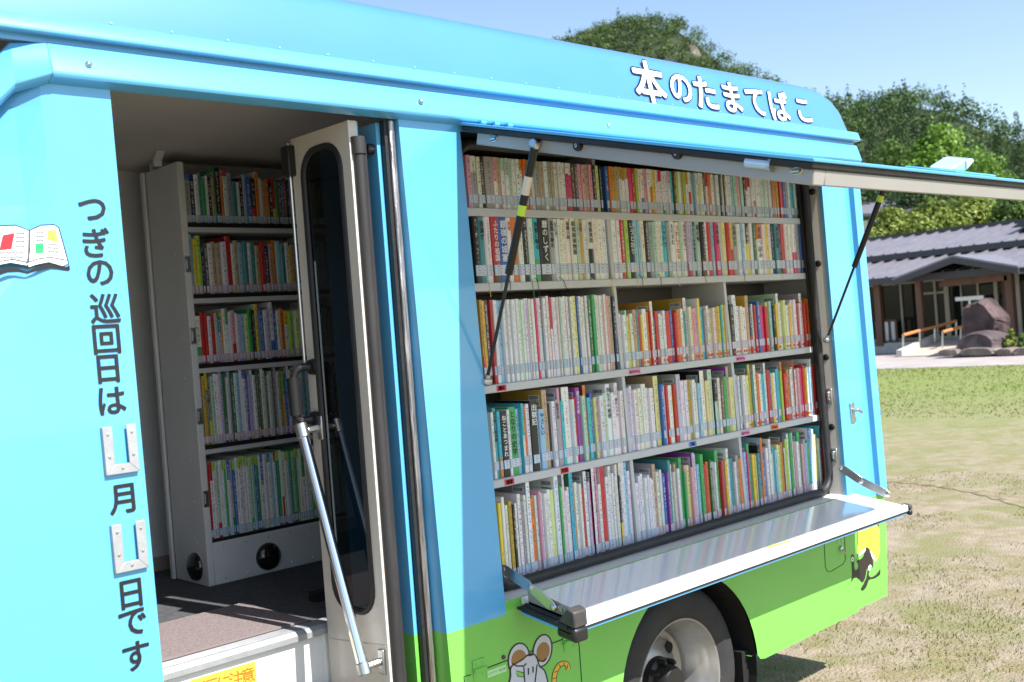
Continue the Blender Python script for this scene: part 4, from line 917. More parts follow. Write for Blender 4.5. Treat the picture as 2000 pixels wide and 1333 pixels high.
# the bookcase inside, behind the open door
for ri_, (z, h0, hj, d0, nb, pal) in enumerate(zip(ISH, (.172, .182, .180, .235, .262), (.010, .009, .010, .012, .004), (.13, .14, .14, .19, .2), (40, 42, 44, 46, 52), ("wwkgrewsokEtnbOu", "wwrbuetswoylEnS", "wwbuyYopgrwlVmk", "wwwbGemOuwSVE", "wwwwwbuwwrmgw"))):
    rr = random.Random(900 + ri_); x = CX0 + .030; bi = 0; n_ = int(nb * (CX1 - CX0) / .95)
    while x < CX1 - .03:
        w_ = rr.uniform(.009, .021) if ri_ < 3 else rr.uniform(.007, .013); k = rr.choice(pal); tall = rr.random() < .12 and ri_ < 4
        h = min(h0 + rr.gauss(0, hj * .7) + (.02 if tall else 0), h0 + .032)
        if ri_ == 1 and bi == 9: k, w_, h = 'r', .020, .205
        books.append(dict(row=ri_, sec=3, idx=bi, n=0, w=w_ - .0006, h=h, d=d0, key=k, tall=tall, cov=rr.choice('wsgw') if tall else None, band=(rr.choice('rgby'), rr.uniform(.1, .4), rr.choice('bt')) if rr.random() < .25 else (('l', .12, 't') if ri_ == 4 and rr.random() < .75 else None),
                          lab=(.016, .040, 'b' if ri_ in (0, 4) else 'r'), dot=None, hard=False, x=x, y=CY + .016 + rr.uniform(0, .008), z=z - .0016, title=None, seed=rr.randrange(10 ** 6), bar=tall, where='cabin'))
        x += w_; bi += 1
ORD = ['', 'first', 'second', 'third', 'fourth', 'fifth', 'sixth', 'seventh', 'eighth', 'ninth', 'tenth', 'eleventh', 'twelfth', 'thirteenth', 'fourteenth', 'fifteenth', 'sixteenth', 'seventeenth', 'eighteenth', 'nineteenth', 'twentieth']
TENS = {20: 'twenty', 30: 'thirty', 40: 'forty', 50: 'fifty'}
def ordi(n):
    if n <= 20: return ORD[n]
    t = n // 10 * 10
    return {30: 'thirtieth', 40: 'fortieth', 50: 'fiftieth'}[n] if n == t else TENS[t] + '-' + ORD[n - t]
def size_in_photo(b):
    c = [proj((b['x'] + i * b['w'], b['y'], b['z'] + j * b['h'])) for i, j in ((0, 0), (1, 0), (1, 1), (0, 1))]
    if b['where'] == 'cabin' and c[1][0] > 575 + (b['row'] * 12): return 0
    a = sum(c[k][0] * c[(k + 1) % 4][1] - c[(k + 1) % 4][0] * c[k][1] for k in range(4)) / 2
    return abs(a) * (1.35 if b['tall'] else 1)
books.sort(key=size_in_photo, reverse=True)
mass = []
KIND = {0: 'pocket paperback', 1: 'hardback novel', 2: 'book', 3: 'book', 4: 'large book'}
# counting places: same colour in the same section, from its left end
place = {}
for b in sorted(books, key=lambda q: (q['where'], q['row'], q['sec'], q['idx'])):
    kk = (b['where'], b['row'], b['sec'], b['key']); place[kk] = place.get(kk, 0) + 1; b['nth'] = place[kk]
tot = dict(place)
for i, b in enumerate(books):
    B = make_book(b['w'], b['d'], b['h'], b['key'], b['lab'], b['dot'], b['hard'], b['band'], bool(b['title']), b['cov'], b['bar'], b['seed'])
    if i >= 300: mass.append((B, (b['x'], b['y'], b['z']))); continue
    o = bpy.data.objects.new('book', book_mesh('book', [(B, (0, 0, 0))])); C.objects.link(o); o.location = (b['x'], b['y'], b['z'])
    col = PAL[b['key']][1]; same = tot[(b['where'], b['row'], b['sec'], b['key'])]
    wd = 'thick ' if b['w'] > .019 else ('thin ' if b['w'] < .0085 else '')
    ex = f" with {PAL[b['band'][0]][1]} {'foot' if b['band'][2] == 'b' else 'head'}" if b['band'] else ''
    nth = 'only' if same == 1 else ordi(b['nth'])
    if b['where'] == 'side': lb_ = f"{wd}{col} {KIND[b['row']]}{ex}, {SHN[b['row']]} side shelf, {nth} {col} from left in {SEC[b['sec']]} section"
    else: lb_ = f"{wd}{col} book{ex}, {SHN[b['row']]} shelf inside the doorway, {nth} {col} one from left"
    lb_ = lb_.replace(f'only {col} from left in', f'only {col} one in').replace(f'only {col} one from left', f'only {col} one there')
    if len(lb_.split()) > 16: lb_ = lb_.replace(ex, '')
    tag(o, lb_, 'book', 'books on the library shelves')
    if b['title']:
        tt = b['title']; t = MB(); n = len(tt); zlo, zhi = b['lab'][1] + .008, b['h'] - .010; latin = ord(tt[0]) < 128
        gs = min(b['w'] * .80, (zhi - zlo) / (n * (.62 if latin else 1.02)))
        for q, ch in enumerate(tt):
            if ch == ' ': continue
            zc = zhi - gs * (.62 if latin else 1.02) * (q + .5)
            if latin: put_glyph(t, ch, lambda x, z, l=0: (b['x'] + b['w'] / 2 + z, b['y'] - .0005 - l, b['z'] + zc - x), gs * .9, 0, 0, 0, bold=.02, res=2)
            else: put_glyph(t, ch, lambda x, z, l=0: (b['x'] + x, b['y'] - .0005 - l, b['z'] + z), gs * .92, b['w'] / 2, zc, 0, bold=.02, res=2)
        build_flat(t, 'title', INK.get((b['row'], b['sec'], b['idx']), BLKINK if lum(PAL[b['key']][0]) > .2 else WHTINK), o)
    if b['where'] == 'side' and b['row'] == 1 and random.Random(b['seed']).random() < .42:
        r = random.Random(b['seed'] + 1); L_ = r.uniform(.02, .055); t = MB(); x = b['x'] + b['w'] * .5; y = wy(ROWZ[1], OF) - .003; sw = r.uniform(-.012, .012)
        t.tube(spline([(x, b['y'] - .0005, ROWZ[1] + .012), (x + sw * .1, y + .004, ROWZ[1] + .003), (x + sw * .4, y, ROWZ[1] - L_ * .4), (x + sw, y - .002, ROWZ[1] - L_)], 4, False), .0009, seg=5)
        t.build('ribbon', r.choice([REDINK, BLKINK, YELINK, WHTINK, TANINK, GRNINK, REDINK]), o, smooth=True)
ms = bpy.data.objects.new('books', book_mesh('books', mass)); C.objects.link(ms)
tag(ms, 'remaining smaller spines packed along the shelves of the bus', 'books', None, 'stuff')

# ================================================================== GROUNDS
def ground_material():
    m = bpy.data.materials.new('dry_sandy_turf'); m.use_nodes = True; n = m.node_tree; b = n.nodes['Principled BSDF']; N = n.nodes.new; Lk = n.links.new
    tc = N('ShaderNodeTexCoord')
    def noise(sc, det=6, dist=0.0):
        t = N('ShaderNodeTexNoise'); t.inputs['Scale'].default_value = sc; t.inputs['Detail'].default_value = det; t.inputs['Distortion'].default_value = dist; Lk(tc.outputs['Object'], t.inputs['Vector']); return t.outputs['Fac']
    def ramp(f, p0, p1, c0, c1):
        r = N('ShaderNodeValToRGB'); r.color_ramp.elements[0].position = p0; r.color_ramp.elements[1].position = p1; r.color_ramp.elements[0].color = (*c0, 1); r.color_ramp.elements[1].color = (*c1, 1); Lk(f, r.inputs[0]); return r.outputs[0]
    def mix(f, a, c):
        q = N('ShaderNodeMix'); q.data_type = 'RGBA'; Lk(f, q.inputs['Factor']); Lk(a, q.inputs['A']); Lk(c, q.inputs['B']); return q.outputs['Result']
    sand = ramp(noise(9), .3, .7, (.265, .212, .148), (.365, .298, .212)); fine = ramp(noise(160, 3), .3, .7, (.62, .62, .62), (1.15, 1.15, 1.15))
    mu = N('ShaderNodeMix'); mu.data_type = 'RGBA'; mu.blend_type = 'MULTIPLY'; mu.inputs['Factor'].default_value = 1; Lk(sand, mu.inputs['A']); Lk(fine, mu.inputs['B'])
    dry = ramp(noise(5, 8, .6), .45, .60, (0, 0, 0), (1, 1, 1)); c = mix(dry, mu.outputs['Result'], ramp(noise(45, 4), .3, .7, (.18, .15, .075), (.26, .215, .115)))
    gr = ramp(noise(1.7, 9, .8), .50, .68, (0, 0, 0), (.75, .75, .75)); c = mix(gr, c, ramp(noise(60, 4), .3, .7, (.13, .14, .045), (.21, .21, .075)))
    # the lawn thickens towards the path
    sx = N('ShaderNodeSeparateXYZ'); Lk(tc.outputs['Object'], sx.inputs[0])
    mr = N('ShaderNodeMapRange'); mr.inputs['From Min'].default_value = 8.0; mr.inputs['From Max'].default_value = 17.0; Lk(sx.outputs[0], mr.inputs[0])
    ad = N('ShaderNodeMath'); ad.operation = 'MULTIPLY'; Lk(mr.outputs[0], ad.inputs[0]); Lk(ramp(noise(.9, 8), .25, .62, (.7, .7, .7), (1, 1, 1)), ad.inputs[1])
    c = mix(ad.outputs[0], c, ramp(noise(14, 6), .3, .7, (.135, .175, .035), (.195, .235, .055)))
    Lk(c, b.inputs['Base Color']); b.inputs['Roughness'].default_value = .95
    bp = N('ShaderNodeBump'); bp.inputs['Strength'].default_value = .7; bp.inputs['Distance'].default_value = .02; Lk(noise(70, 6), bp.inputs['Height']); Lk(bp.outputs[0], b.inputs['Normal'])
    return m
g = MB(); g.poly([(-700, -700, 0), (900, -700, 0), (900, 900, 0), (-700, 900, 0)]); gd = g.build('ground', ground_material()); struct(gd, 'dry sandy turf ground under and behind the bus', 'ground')
g = MB(); n_ = 60
A = [(22.75 + .12 * math.sin(k * 1.7) + .05 * math.sin(k * 4.1), -60 + 2.2 * k, .005) for k in range(n_)]; g.strip(A, [(31.5, p[1], .005) for p in A])
pa = g.build('path', mat('worn_path_paving', (.33, .29, .27), .9, var=.14, vscale=1.4, bump=.2, bscale=30)); struct(pa, 'pale brown paved path between the lawn and the hall', 'path')

# grass blades: thousands of bent slivers in irregular patches
def blades(name, cx, label, seed, n, region, hmin, hmax, cols, keep, width=.0035):
    r = np.random.RandomState(seed); x = r.uniform(region[0], region[1], n); u = r.uniform(0, 1, n)
    y = region[2](x) + (region[3](x) - region[2](x)) * u
    k = keep(x, y, r); x, y = x[k], y[k]; n = len(x)
    h = r.uniform(hmin, hmax, n); a = r.uniform(0, 2 * np.pi, n); ln = r.uniform(.2, 1.3, n) * h; b = r.uniform(0, 2 * np.pi, n); wd = r.uniform(.6, 1.4, n) * width * (1 + x * .12)
    V = np.zeros((n, 5, 3)); dx, dy = np.cos(a) * wd, np.sin(a) * wd
    V[:, 0] = np.stack([x - dx, y - dy, 0 * x], 1); V[:, 1] = np.stack([x + dx, y + dy, 0 * x], 1)
    mx_, my_ = x + np.cos(b) * ln * .4, y + np.sin(b) * ln * .4
    V[:, 2] = np.stack([mx_ + dx * .7, my_ + dy * .7, h * .65], 1); V[:, 3] = np.stack([mx_ - dx * .7, my_ - dy * .7, h * .65], 1)
    V[:, 4] = np.stack([x + np.cos(b) * ln, y + np.sin(b) * ln, h], 1)
    base = np.arange(n)[:, None] * 5
    quads = base + [0, 1, 2, 3]; tris = base + [3, 2, 4]
    return leaf_object(name, V.reshape(-1, 3), [quads, tris], np.tile(r.uniform(0, 1, n), 2), cols)
def leaf_material(name, cols, rough=.6, trans=.25):
    if name in MATS: return MATS[name]
    m = bpy.data.materials.new(name); m.use_nodes = True; n = m.node_tree; b = n.nodes['Principled BSDF']
    at = n.nodes.new('ShaderNodeAttribute'); at.attribute_name = 'tint'; r = n.nodes.new('ShaderNodeValToRGB')
    el_ = r.color_ramp.elements; el_[0].position = 0; el_[0].color = (*cols[0], 1); el_[1].position = 1; el_[1].color = (*cols[-1], 1)
    for k, c in enumerate(cols[1:-1]): e = el_.new((k + 1) / (len(cols) - 1)); e.color = (*c, 1)
    n.links.new(at.outputs['Fac'], r.inputs[0]); n.links.new(r.outputs[0], b.inputs['Base Color']); b.inputs['Roughness'].default_value = rough; b.inputs['Specular IOR Level'].default_value = .25
    tr_ = n.nodes.new('ShaderNodeBsdfTranslucent'); n.links.new(r.outputs[0], tr_.inputs[0]); ms_ = n.nodes.new('ShaderNodeMixShader'); ms_.inputs[0].default_value = trans
    n.links.new(b.outputs[0], ms_.inputs[1]); n.links.new(tr_.outputs[0], ms_.inputs[2]); n.links.new(ms_.outputs[0], n.nodes['Material Output'].inputs[0])
    MATS[name] = m; return m
def leaf_object(name, V, faces, tint, m, parent=None):
    me = bpy.data.meshes.new(name); V = np.asarray(V, np.float32); me.vertices.add(len(V)); me.vertices.foreach_set('co', V.ravel())
    loops = np.concatenate([f.ravel() for f in faces]).astype(np.int32); sizes = np.concatenate([np.full(len(f), f.shape[1]) for f in faces]).astype(np.int32)
    st_ = np.concatenate([[0], np.cumsum(sizes)[:-1]]).astype(np.int32)
    me.loops.add(len(loops)); me.loops.foreach_set('vertex_index', loops); me.polygons.add(len(sizes)); me.polygons.foreach_set('loop_start', st_); me.polygons.foreach_set('loop_total', sizes)
    a = me.attributes.new('tint', 'FLOAT', 'FACE'); a.data.foreach_set('value', np.asarray(tint, np.float32)); me.materials.append(m); me.update(); me.validate()
    o = bpy.data.objects.new(name, me); C.objects.link(o)
    if parent: link(o, parent)
    return o
def vnoise(x, y, s, seed=0):
    r = np.random.RandomState(seed); G = r.uniform(0, 1, (64, 64)); X, Y = x * s, y * s; i, j = np.floor(X).astype(int), np.floor(Y).astype(int); f, g_ = X - i, Y - j; f, g_ = f * f * (3 - 2 * f), g_ * g_ * (3 - 2 * g_)
    q = lambda a, b: G[a % 64, b % 64]
    return (q(i, j) * (1 - f) + q(i + 1, j) * f) * (1 - g_) + (q(i, j + 1) * (1 - f) + q(i + 1, j + 1) * f) * g_
gm = leaf_material('grass_blade', [(.30, .24, .12), (.23, .20, .085), (.15, .18, .05), (.20, .23, .08)], .8)
rng = lambda a, b: (lambda x: a + b * x)
keep1 = lambda x, y, r: -np.maximum(0, x - 4) * .06 + (.6 * vnoise(x, y, 1.6, 3) + .4 * vnoise(x, y, 5.0, 4) + r.uniform(-.3, .3, len(x))) > .58
go = blades('grass', 0, '', 5, 90000, (2.6, 9.0, rng(-4.2, .30), rng(-1.2, .62)), .006, .020, gm, keep1, .0014)
tag(go, 'short sparse grass growing in patches on the sandy ground', 'grass', None, 'stuff')
keep2 = lambda x, y, r: (.7 * vnoise(x, y, .5, 8) + .3 * vnoise(x, y, 2.0, 9) + r.uniform(-.45, .45, len(x)) + (x - 18) * .05) > .5
g2 = blades('lawn', 0, '', 6, 40000, (13.0, 22.9, rng(-6, .2), rng(-.8, .55)), .010, .026, leaf_material('lawn_blade', [(.20, .22, .065), (.15, .19, .045), (.22, .25, .07)], .8), keep2, .003)
tag(g2, 'greener mown lawn reaching back to the path edge', 'lawn', None, 'stuff')

tk = MB()
for off in (0, .55):
    P = [on_z(px, py, .004) for px, py in ((1700, 938), (1760, 941), (1840, 950), (1910, 963), (1965, 978), (2040, 1000))]; P = [np.array(p) + [off, 0, 0] for p in spline(P, 6, False)]
    tk.strip([p + [-.05 - .02 * math.sin(k * 2.1), 0, 0] for k, p in enumerate(P)], [p + [.05 + .025 * math.sin(k * 1.3), 0, 0] for k, p in enumerate(P)])
    break
struct(tk.build('wheel_track', mat('worn_turf_track', (.20, .17, .09), .95, var=.4, vscale=9)), 'faint curved wheel track across the turf', 'wheel track')

# ------------------------------------------------------------------ trees
def crown_points(r, lobes, n, leaf, flat=.75):
    """leaf cards spread through several lobes: (centre, radii)"""
    tot_ = sum(l[1][0] * l[1][2] for l in lobes); V = []; T = []
    for c, rad in lobes:
        k = max(8, int(n * rad[0] * rad[2] / tot_)); d = r.normal(size=(k, 3)); d /= np.linalg.norm(d, axis=1)[:, None]; q = r.uniform(.55, 1.06, k) ** .6
        bump = 1 + .16 * np.sin(d[:, 0] * 5 + c[0]) * np.sin(d[:, 1] * 6 + c[1]) * np.sin(d[:, 2] * 5 + c[2])
        P = np.array(c) + d * np.array(rad) * (q * bump)[:, None]
        nrm = d * 1.1 + r.normal(size=(k, 3)) * .5 + [0, 0, .25]; nrm /= np.linalg.norm(nrm, axis=1)[:, None]
        a = np.cross(nrm, r.normal(size=(k, 3))); a /= np.linalg.norm(a, axis=1)[:, None]; b = np.cross(nrm, a); s = leaf * r.uniform(.6, 1.4, k)[:, None]
        V.append(np.stack([P - a * s, P + b * s * .62, P + a * s, P - b * s * .62], 1)); lobe_t = r.uniform(-.22, .22); T.append(np.clip(r.uniform(.15, .85, k) + lobe_t, 0, 1))
    V = np.concatenate(V).reshape(-1, 3); return V, np.arange(len(V)).reshape(-1, 4), np.concatenate(T)
def broad_lobes(r, w_, h, n=9):
    out = []
    for k in range(n):
        t = k / (n - 1); a = k * 2.4 + r.uniform(0, 1); zz = h * (.30 + .55 * t); rr_ = w_ * (.30 * (1 - .5 * t)) * r.uniform(.75, 1.15)
        off = w_ * .32 * (1 - t * .75) * r.uniform(.6, 1.1); out.append(((math.cos(a) * off, math.sin(a) * off, zz), (rr_, rr_, rr_ * r.uniform(.65, .95))))
    return out
BARK = mat('tree_bark', (.10, .075, .05), .9, var=.3, vscale=6, bump=.5, bscale=20)
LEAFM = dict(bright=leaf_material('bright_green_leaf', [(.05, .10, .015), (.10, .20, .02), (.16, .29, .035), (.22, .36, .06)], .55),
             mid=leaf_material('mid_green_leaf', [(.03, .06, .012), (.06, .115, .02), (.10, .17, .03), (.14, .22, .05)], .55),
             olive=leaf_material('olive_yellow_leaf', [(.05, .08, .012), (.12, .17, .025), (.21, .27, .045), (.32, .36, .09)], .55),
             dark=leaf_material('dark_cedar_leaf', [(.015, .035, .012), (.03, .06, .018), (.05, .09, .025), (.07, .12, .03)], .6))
def tree(name, px, py_top, py_bot, wpx, X, kind, label, seed, n=2600, group=None, cone=False):
    r = np.random.RandomState(seed); top = on_x(px, py_top, X); bot = on_x(px, py_bot, X); sc = proj(top)[2] / FPX; w_ = wpx * sc; zb = max(0.0, min(bot[2], top[2] - 1.0)); H = top[2] - zb
    root = empty(name, (X, top[1], 0), label, 'tree', group)
    if cone: lobes = [((0, 0, H * t), (w_ * .5 * (1.06 - t) ** .8, w_ * .5 * (1.06 - t) ** .8, H * .10)) for t in np.linspace(.08, .95, 11)]
    else: lobes = broad_lobes(r, w_, H, 10)
    V, F, T = crown_points(r, lobes, n, max(.09, w_ * .022)); V = V + np.array([X, top[1], zb])
    leaf_object('crown', V, [F], T, LEAFM[kind], root)
    t = MB(); cx, cy = X, top[1]
    t.tube(spline([(cx, cy, -.1), (cx + .05 * w_ * r.uniform(-1, 1), cy + .04 * w_ * r.uniform(-1, 1), (zb + H * .35) * .6), (cx, cy, zb + H * .78)], 4, False), max(.06, w_ * .035), seg=8, r2=.02)
    for k in range(5):
        a = k * 1.3 + r.uniform(0, 1); z0 = zb + H * (.25 + .1 * k); t.tube([(cx, cy, z0), (cx + math.cos(a) * w_ * .16, cy + math.sin(a) * w_ * .16, z0 + H * .10), (cx + math.cos(a) * w_ * .30, cy + math.sin(a) * w_ * .30, z0 + H * .17)], max(.03, w_ * .014), seg=6, r2=.01)
    t.build('trunk', BARK, root, smooth=True); return root
TG = 'trees standing beyond the hall'
tree('broadleaf_tree', 1832, 243, 385, 190, 76, 'bright', 'large bright green rounded tree in front of the cedar slope', 11, 4200, TG)
tree('broadleaf_tree', 1738, 268, 400, 130, 74, 'mid', 'mid green tree just behind the rear edge of the bus roof', 12, 3200, TG)
tree('broadleaf_tree', 1930, 290, 410, 120, 72, 'bright', 'bright green bushy tree to the right of the largest bright tree', 13, 2800, TG)
tree('broadleaf_tree', 1690, 330, 430, 130, 62, 'dark', 'dark evergreen tree low beside the rear corner of the bus', 14, 3000, TG)
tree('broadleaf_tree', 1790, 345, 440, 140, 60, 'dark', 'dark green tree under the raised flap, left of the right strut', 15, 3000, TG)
tree('pine_tree', 1735, 402, 500, 130, 47, 'olive', 'yellow green low pine behind the left part of the hall roof', 16, 3600, TG)
tree('pine_tree', 1815, 385, 490, 150, 48, 'olive', 'yellow green spreading pine behind the middle of the hall roof', 17, 3800, TG)
tree('pine_tree', 1900, 372, 480, 150, 50, 'olive', 'sunlit yellow pine beneath the flap, behind the roof ridge', 18, 3800, TG)
tree('pine_tree', 1975, 380, 470, 120, 49, 'mid', 'green pine at the right edge behind the hall roof', 19, 3400, TG)
tree('cedar_tree', 1985, 225, 420, 60, 88, 'dark', 'tall dark cedar at the right edge of the picture', 20, 2400, TG, True)
tree('cedar_tree', 1947, 240, 400, 52, 92, 'dark', 'dark pointed cedar, second from the right edge on the slope', 21, 2200, TG, True)
tree('cedar_tree', 1702, 225, 380, 60, 90, 'dark', 'dark pointed cedar just right of the bus roof corner', 22, 2200, TG, True)
tree('cedar_tree', 1760, 215, 360, 58, 96, 'dark', 'dark pointed cedar rising left above the bright tree', 23, 2200, TG, True)

# ------------------------------------------------------------------ hills and the wood that covers them
def ridge(pts, X, drop):
    P = sorted([(on_x(px, py, X)[1], on_x(px, py, X)[2]) for px, py in pts]); ys = [p[0] for p in P]; zs = [p[1] - drop for p in P]
    return lambda y: np.interp(y, ys, zs)
RA = ridge([(700, 330), (950, 190), (1060, 125), (1118, 88), (1150, 60), (1200, 45), (1240, 28), (1310, 30), (1345, 48), (1380, 78), (1420, 116), (1480, 140), (1520, 158), (1580, 182), (1700, 260), (1900, 400)], 225, 3.0)
RB = ridge([(1100, 330), (1350, 240), (1480, 200), (1580, 188), (1690, 182), (1750, 173), (1810, 168), (1860, 187), (1920, 216), (2000, 250), (2150, 300), (2400, 360), (2800, 480)], 120, 1.9)
def hill(name, R_, x0, x1, y0, y1, label):
    m_ = MB(); nx, ny = 16, 40; G = []
    for i in range(nx + 5):
        t = i / nx; row = []
        for j in range(ny):
            y = y0 + (y1 - y0) * j / (ny - 1); s = min(1, t); s = s * s * (3 - 2 * s) if t <= 1 else max(0, 1 - (t - 1) * 2.2); row.append((x0 + (x1 - x0) * t, y, float(R_(y)) * s - .3))
        G.append(row)
    for a, b in zip(G[:-1], G[1:]): m_.strip(a, b)
    return struct(m_.build(name, mat('forest_floor', (.022, .036, .012), .95, var=.3, vscale=.2), smooth=True), label, 'hill')
hill('mountain', RA, 125, 225, 40, 330, 'steep wooded mountain rising behind the bus roof')
hill('hill', RB, 84, 120, -40, 130, 'lower cedar covered ridge on the right')
def wood(name, R_, x0, x1, y0, y1, step, size, m, label, seed, cedar, nl, leafk=.05):
    r = np.random.RandomState(seed); VV, FF, TT = [], [], []; o = 0
    for X in np.arange(x0, x1 + step * .6, step * .8):
        for y in np.arange(y0, y1, step):
            x = X + r.uniform(-.5, .5) * step; yy = y + r.uniform(-.5, .5) * step; t = (x - x0 + (x1 - x0) * .12) / (x1 - x0) / 1.12; s = max(0, min(1, t)); s = s * s * (3 - 2 * s)
            z = float(R_(yy)) * s - .4; u, v, dp = proj((x, yy, z + size)); 
            if u < 650 or u > 2400 or v > 480: continue
            k = r.uniform(.7, 1.35) * size; cone = r.uniform() < cedar
            if cone: lobes = [((0, 0, k * 1.15 * q), (k * .46 * (1.12 - q), k * .46 * (1.12 - q), k * .22)) for q in np.linspace(.1, .95, 6)]
            else: lobes = [((r.uniform(-.28, .28) * k, r.uniform(-.28, .28) * k, k * r.uniform(.30, .72)), (k * r.uniform(.30, .48),) * 2 + (k * r.uniform(.24, .36),)) for q in range(5)]
            V, F, T = crown_points(r, lobes, nl, k * leafk); tb = r.uniform(-.45, .35) - (.2 if cone else 0)
            VV.append(V + [x, yy, z]); FF.append(F + o); TT.append(np.clip(T + tb, 0, 1)); o += len(V)
    ob = leaf_object(name, np.concatenate(VV), [np.concatenate(FF)], np.concatenate(TT), m); return tag(ob, label, 'forest', None, 'stuff')
wood('mountain_forest', RA, 128, 227, 90, 262, 2.6, 3.5, leaf_material('mountain_leaf', [(.026, .05, .016), (.058, .098, .026), (.098, .15, .038), (.15, .20, .058)], .6), 'dense woodland covering the steep mountain', 31, .08, 110, .062)
wood('hill_forest', RB, 86, 121.5, 22, 92, 1.5, 2.3, leaf_material('cedar_wood_leaf', [(.02, .045, .017), (.05, .092, .028), (.09, .155, .042), (.145, .23, .062)], .6), 'cedars and broadleaf wood covering the right ridge', 32, .35, 130, .055)
p = on_x(1305, 78, 212); rk = MB(); rr_ = np.random.RandomState(4)
for q in range(5):
    c = p + np.array([7.0 + q * .3, -1.6 * q + 4 + rr_.uniform(-1, 1), -1.5 * (q % 3) - 2.0]); rk.lathe([(1.4, -2.2), (1.9, -.8), (1.2, .9), (.5, 1.9), (0, 2.3)], c, (rr_.uniform(-.3, .1), rr_.uniform(-.2, .2), 1), seg=7)
tag(rk.build('rock_face', mat('pale_mountain_rock', (.20, .17, .15), .9, var=.25, vscale=.6)), 'bare pale rock showing among trees near the mountain top', 'rock')

# ------------------------------------------------------------------ the hall across the lawn
HX = 31.0
WOOD = mat('red_brown_timber', (.12, .06, .035), .6, var=.3, vscale=3, stretch=(1, 1, .2)); TILE = mat('grey_roof_metal', (.21, .20, .225), .45, .25, var=.1, vscale=2); TILED = mat('dark_roof_edge', (.045, .045, .052), .5)
CREAM = mat('cream_frame', (.40, .35, .27), .6, var=.06); PLASTER = mat('cream_plaster', (.50, .47, .40), .8, var=.06); INDK = mat('dim_hall_interior', (.045, .032, .024), .8, var=.5, vscale=1.2)
hall = empty('hall', (HX, 12, 0), 'low timber hall with ribbed grey metal roof and glazed front across the lawn', 'building')
def slab(A, B, th): return [A, B]
s = MB(); ya, yb = -6.0, 24.0
RX, RZ = 36.0, on_x(1850, 452, 36.0)[2]; EX, EZ = 29.6, on_x(1720, 545, 29.6)[2]
MX = 33.1; MZ = on_x(1850, 484, MX)[2]; MZ2 = MZ - .20
def roof_piece(xa, za, xb, zb, nm):
    s = MB(); s.prism([(xa, ya, za), (xb, ya, zb), (xb, ya, zb - .10), (xa, ya, za - .10)], (0, yb - ya, 0), 0)
    ro = s.build(nm, [TILE], hall); s = MB(); d = np.array([xb - xa, 0, zb - za]); d /= np.linalg.norm(d); nn_ = np.array([-d[2], 0, d[0]])
    for y in np.arange(ya + .2, yb, .42):
        a = np.array([xa, y, za]); b = np.array([xb, y, zb]); s.prism([a, a + nn_ * .055, b + nn_ * .055, b], (0, .07, 0))
    s.build('standing_seams', TILE, ro); s = MB(); s.box(xa - .06, xa + .02, ya, yb, za - .17, za + .02); s.build('eaves_gutter', TILED, ro); return ro
roof_piece(EX, EZ, MX, MZ2, 'lower_roof'); roof_piece(MX - .35, MZ - .05, RX, RZ, 'upper_roof')
s = MB(); s.box(RX - .18, RX + .18, ya, yb, RZ - .05, RZ + .10); s.build('ridge_cap', TILED, hall)
s = MB(); s.prism([(RX, ya, RZ), (42, ya, EZ), (42, ya, EZ - .1), (RX, ya, RZ - .1)], (0, yb - ya, 0)); s.build('rear_roof', TILE, hall)
s = MB(); s.box(HX + .9, HX + 1.0, ya, yb, 0, 2.6); s.box(41, 41.2, ya, yb, 0, 2.5); s.build('back_wall', INDK, hall)
s = MB(); s.box(HX - 1.0, HX + 1.0, ya, yb, 0, .30); s.build('plinth', mat('pale_plinth_concrete', (.42, .39, .35), .85, var=.1), hall)
FXX = HX + .30
def ypx(px, X=FXX, py=600): return on_x(px, py, X)[1]
ztop = on_x(1850, 548, FXX)[2]; zbot = .32
s = MB(); s.box(FXX - .05, FXX + .12, ya, yb, ztop, ztop + .22); s.box(FXX - .03, FXX + .1, ya, yb, zbot - .02, zbot + .06); s.build('lintel', CREAM, hall)
s = MB(); s.box(FXX + .02, FXX + .04, ya, yb, zbot + .06, ztop); s.build('glazing', mat('hall_glass', (.012, .015, .012), .06, spec=.22), hall)
for px, w_, m_ in ((1722, .10, WOOD), (1762, .05, CREAM), (1800, .05, CREAM), (1829, .06, CREAM), (1851, .13, CREAM), (1880, .04, CREAM), (1913, .06, CREAM), (1948, .10, CREAM), (1963, .05, WOOD), (1991, .10, CREAM), (2030, .1, CREAM)):
    s = MB(); y = ypx(px); s.box(FXX - .05, FXX + .02, y - w_ / 2, y + w_ / 2, zbot, ztop); s.build('mullion', m_, hall)
s = MB(); s.box(FXX - .04, FXX + .02, ypx(1851), ypx(1806), on_x(1830, 572, FXX)[2] - .03, on_x(1830, 572, FXX)[2] + .03); s.build('transom', CREAM, hall)
for px, xw in ((1718, .09), (1799, .085), (1976, .10)):
    X = HX - .9; s = MB(); y = on_x(px, 620, X)[1]; s.box(X - xw, X + xw, y - xw, y + xw, .30, 2.3); s.box(X - xw - .04, X + xw + .04, y - xw - .04, y + xw + .04, .22, .34); s.build('post', WOOD, hall)
s = MB(); X = HX - .9; zb_ = on_x(1850, 538, X)[2]; s.box(X - .07, X + .07, ypx(2010, X), ypx(1690, X), zb_ - .10, zb_ + .08); s.build('eaves_beam', WOOD, hall)
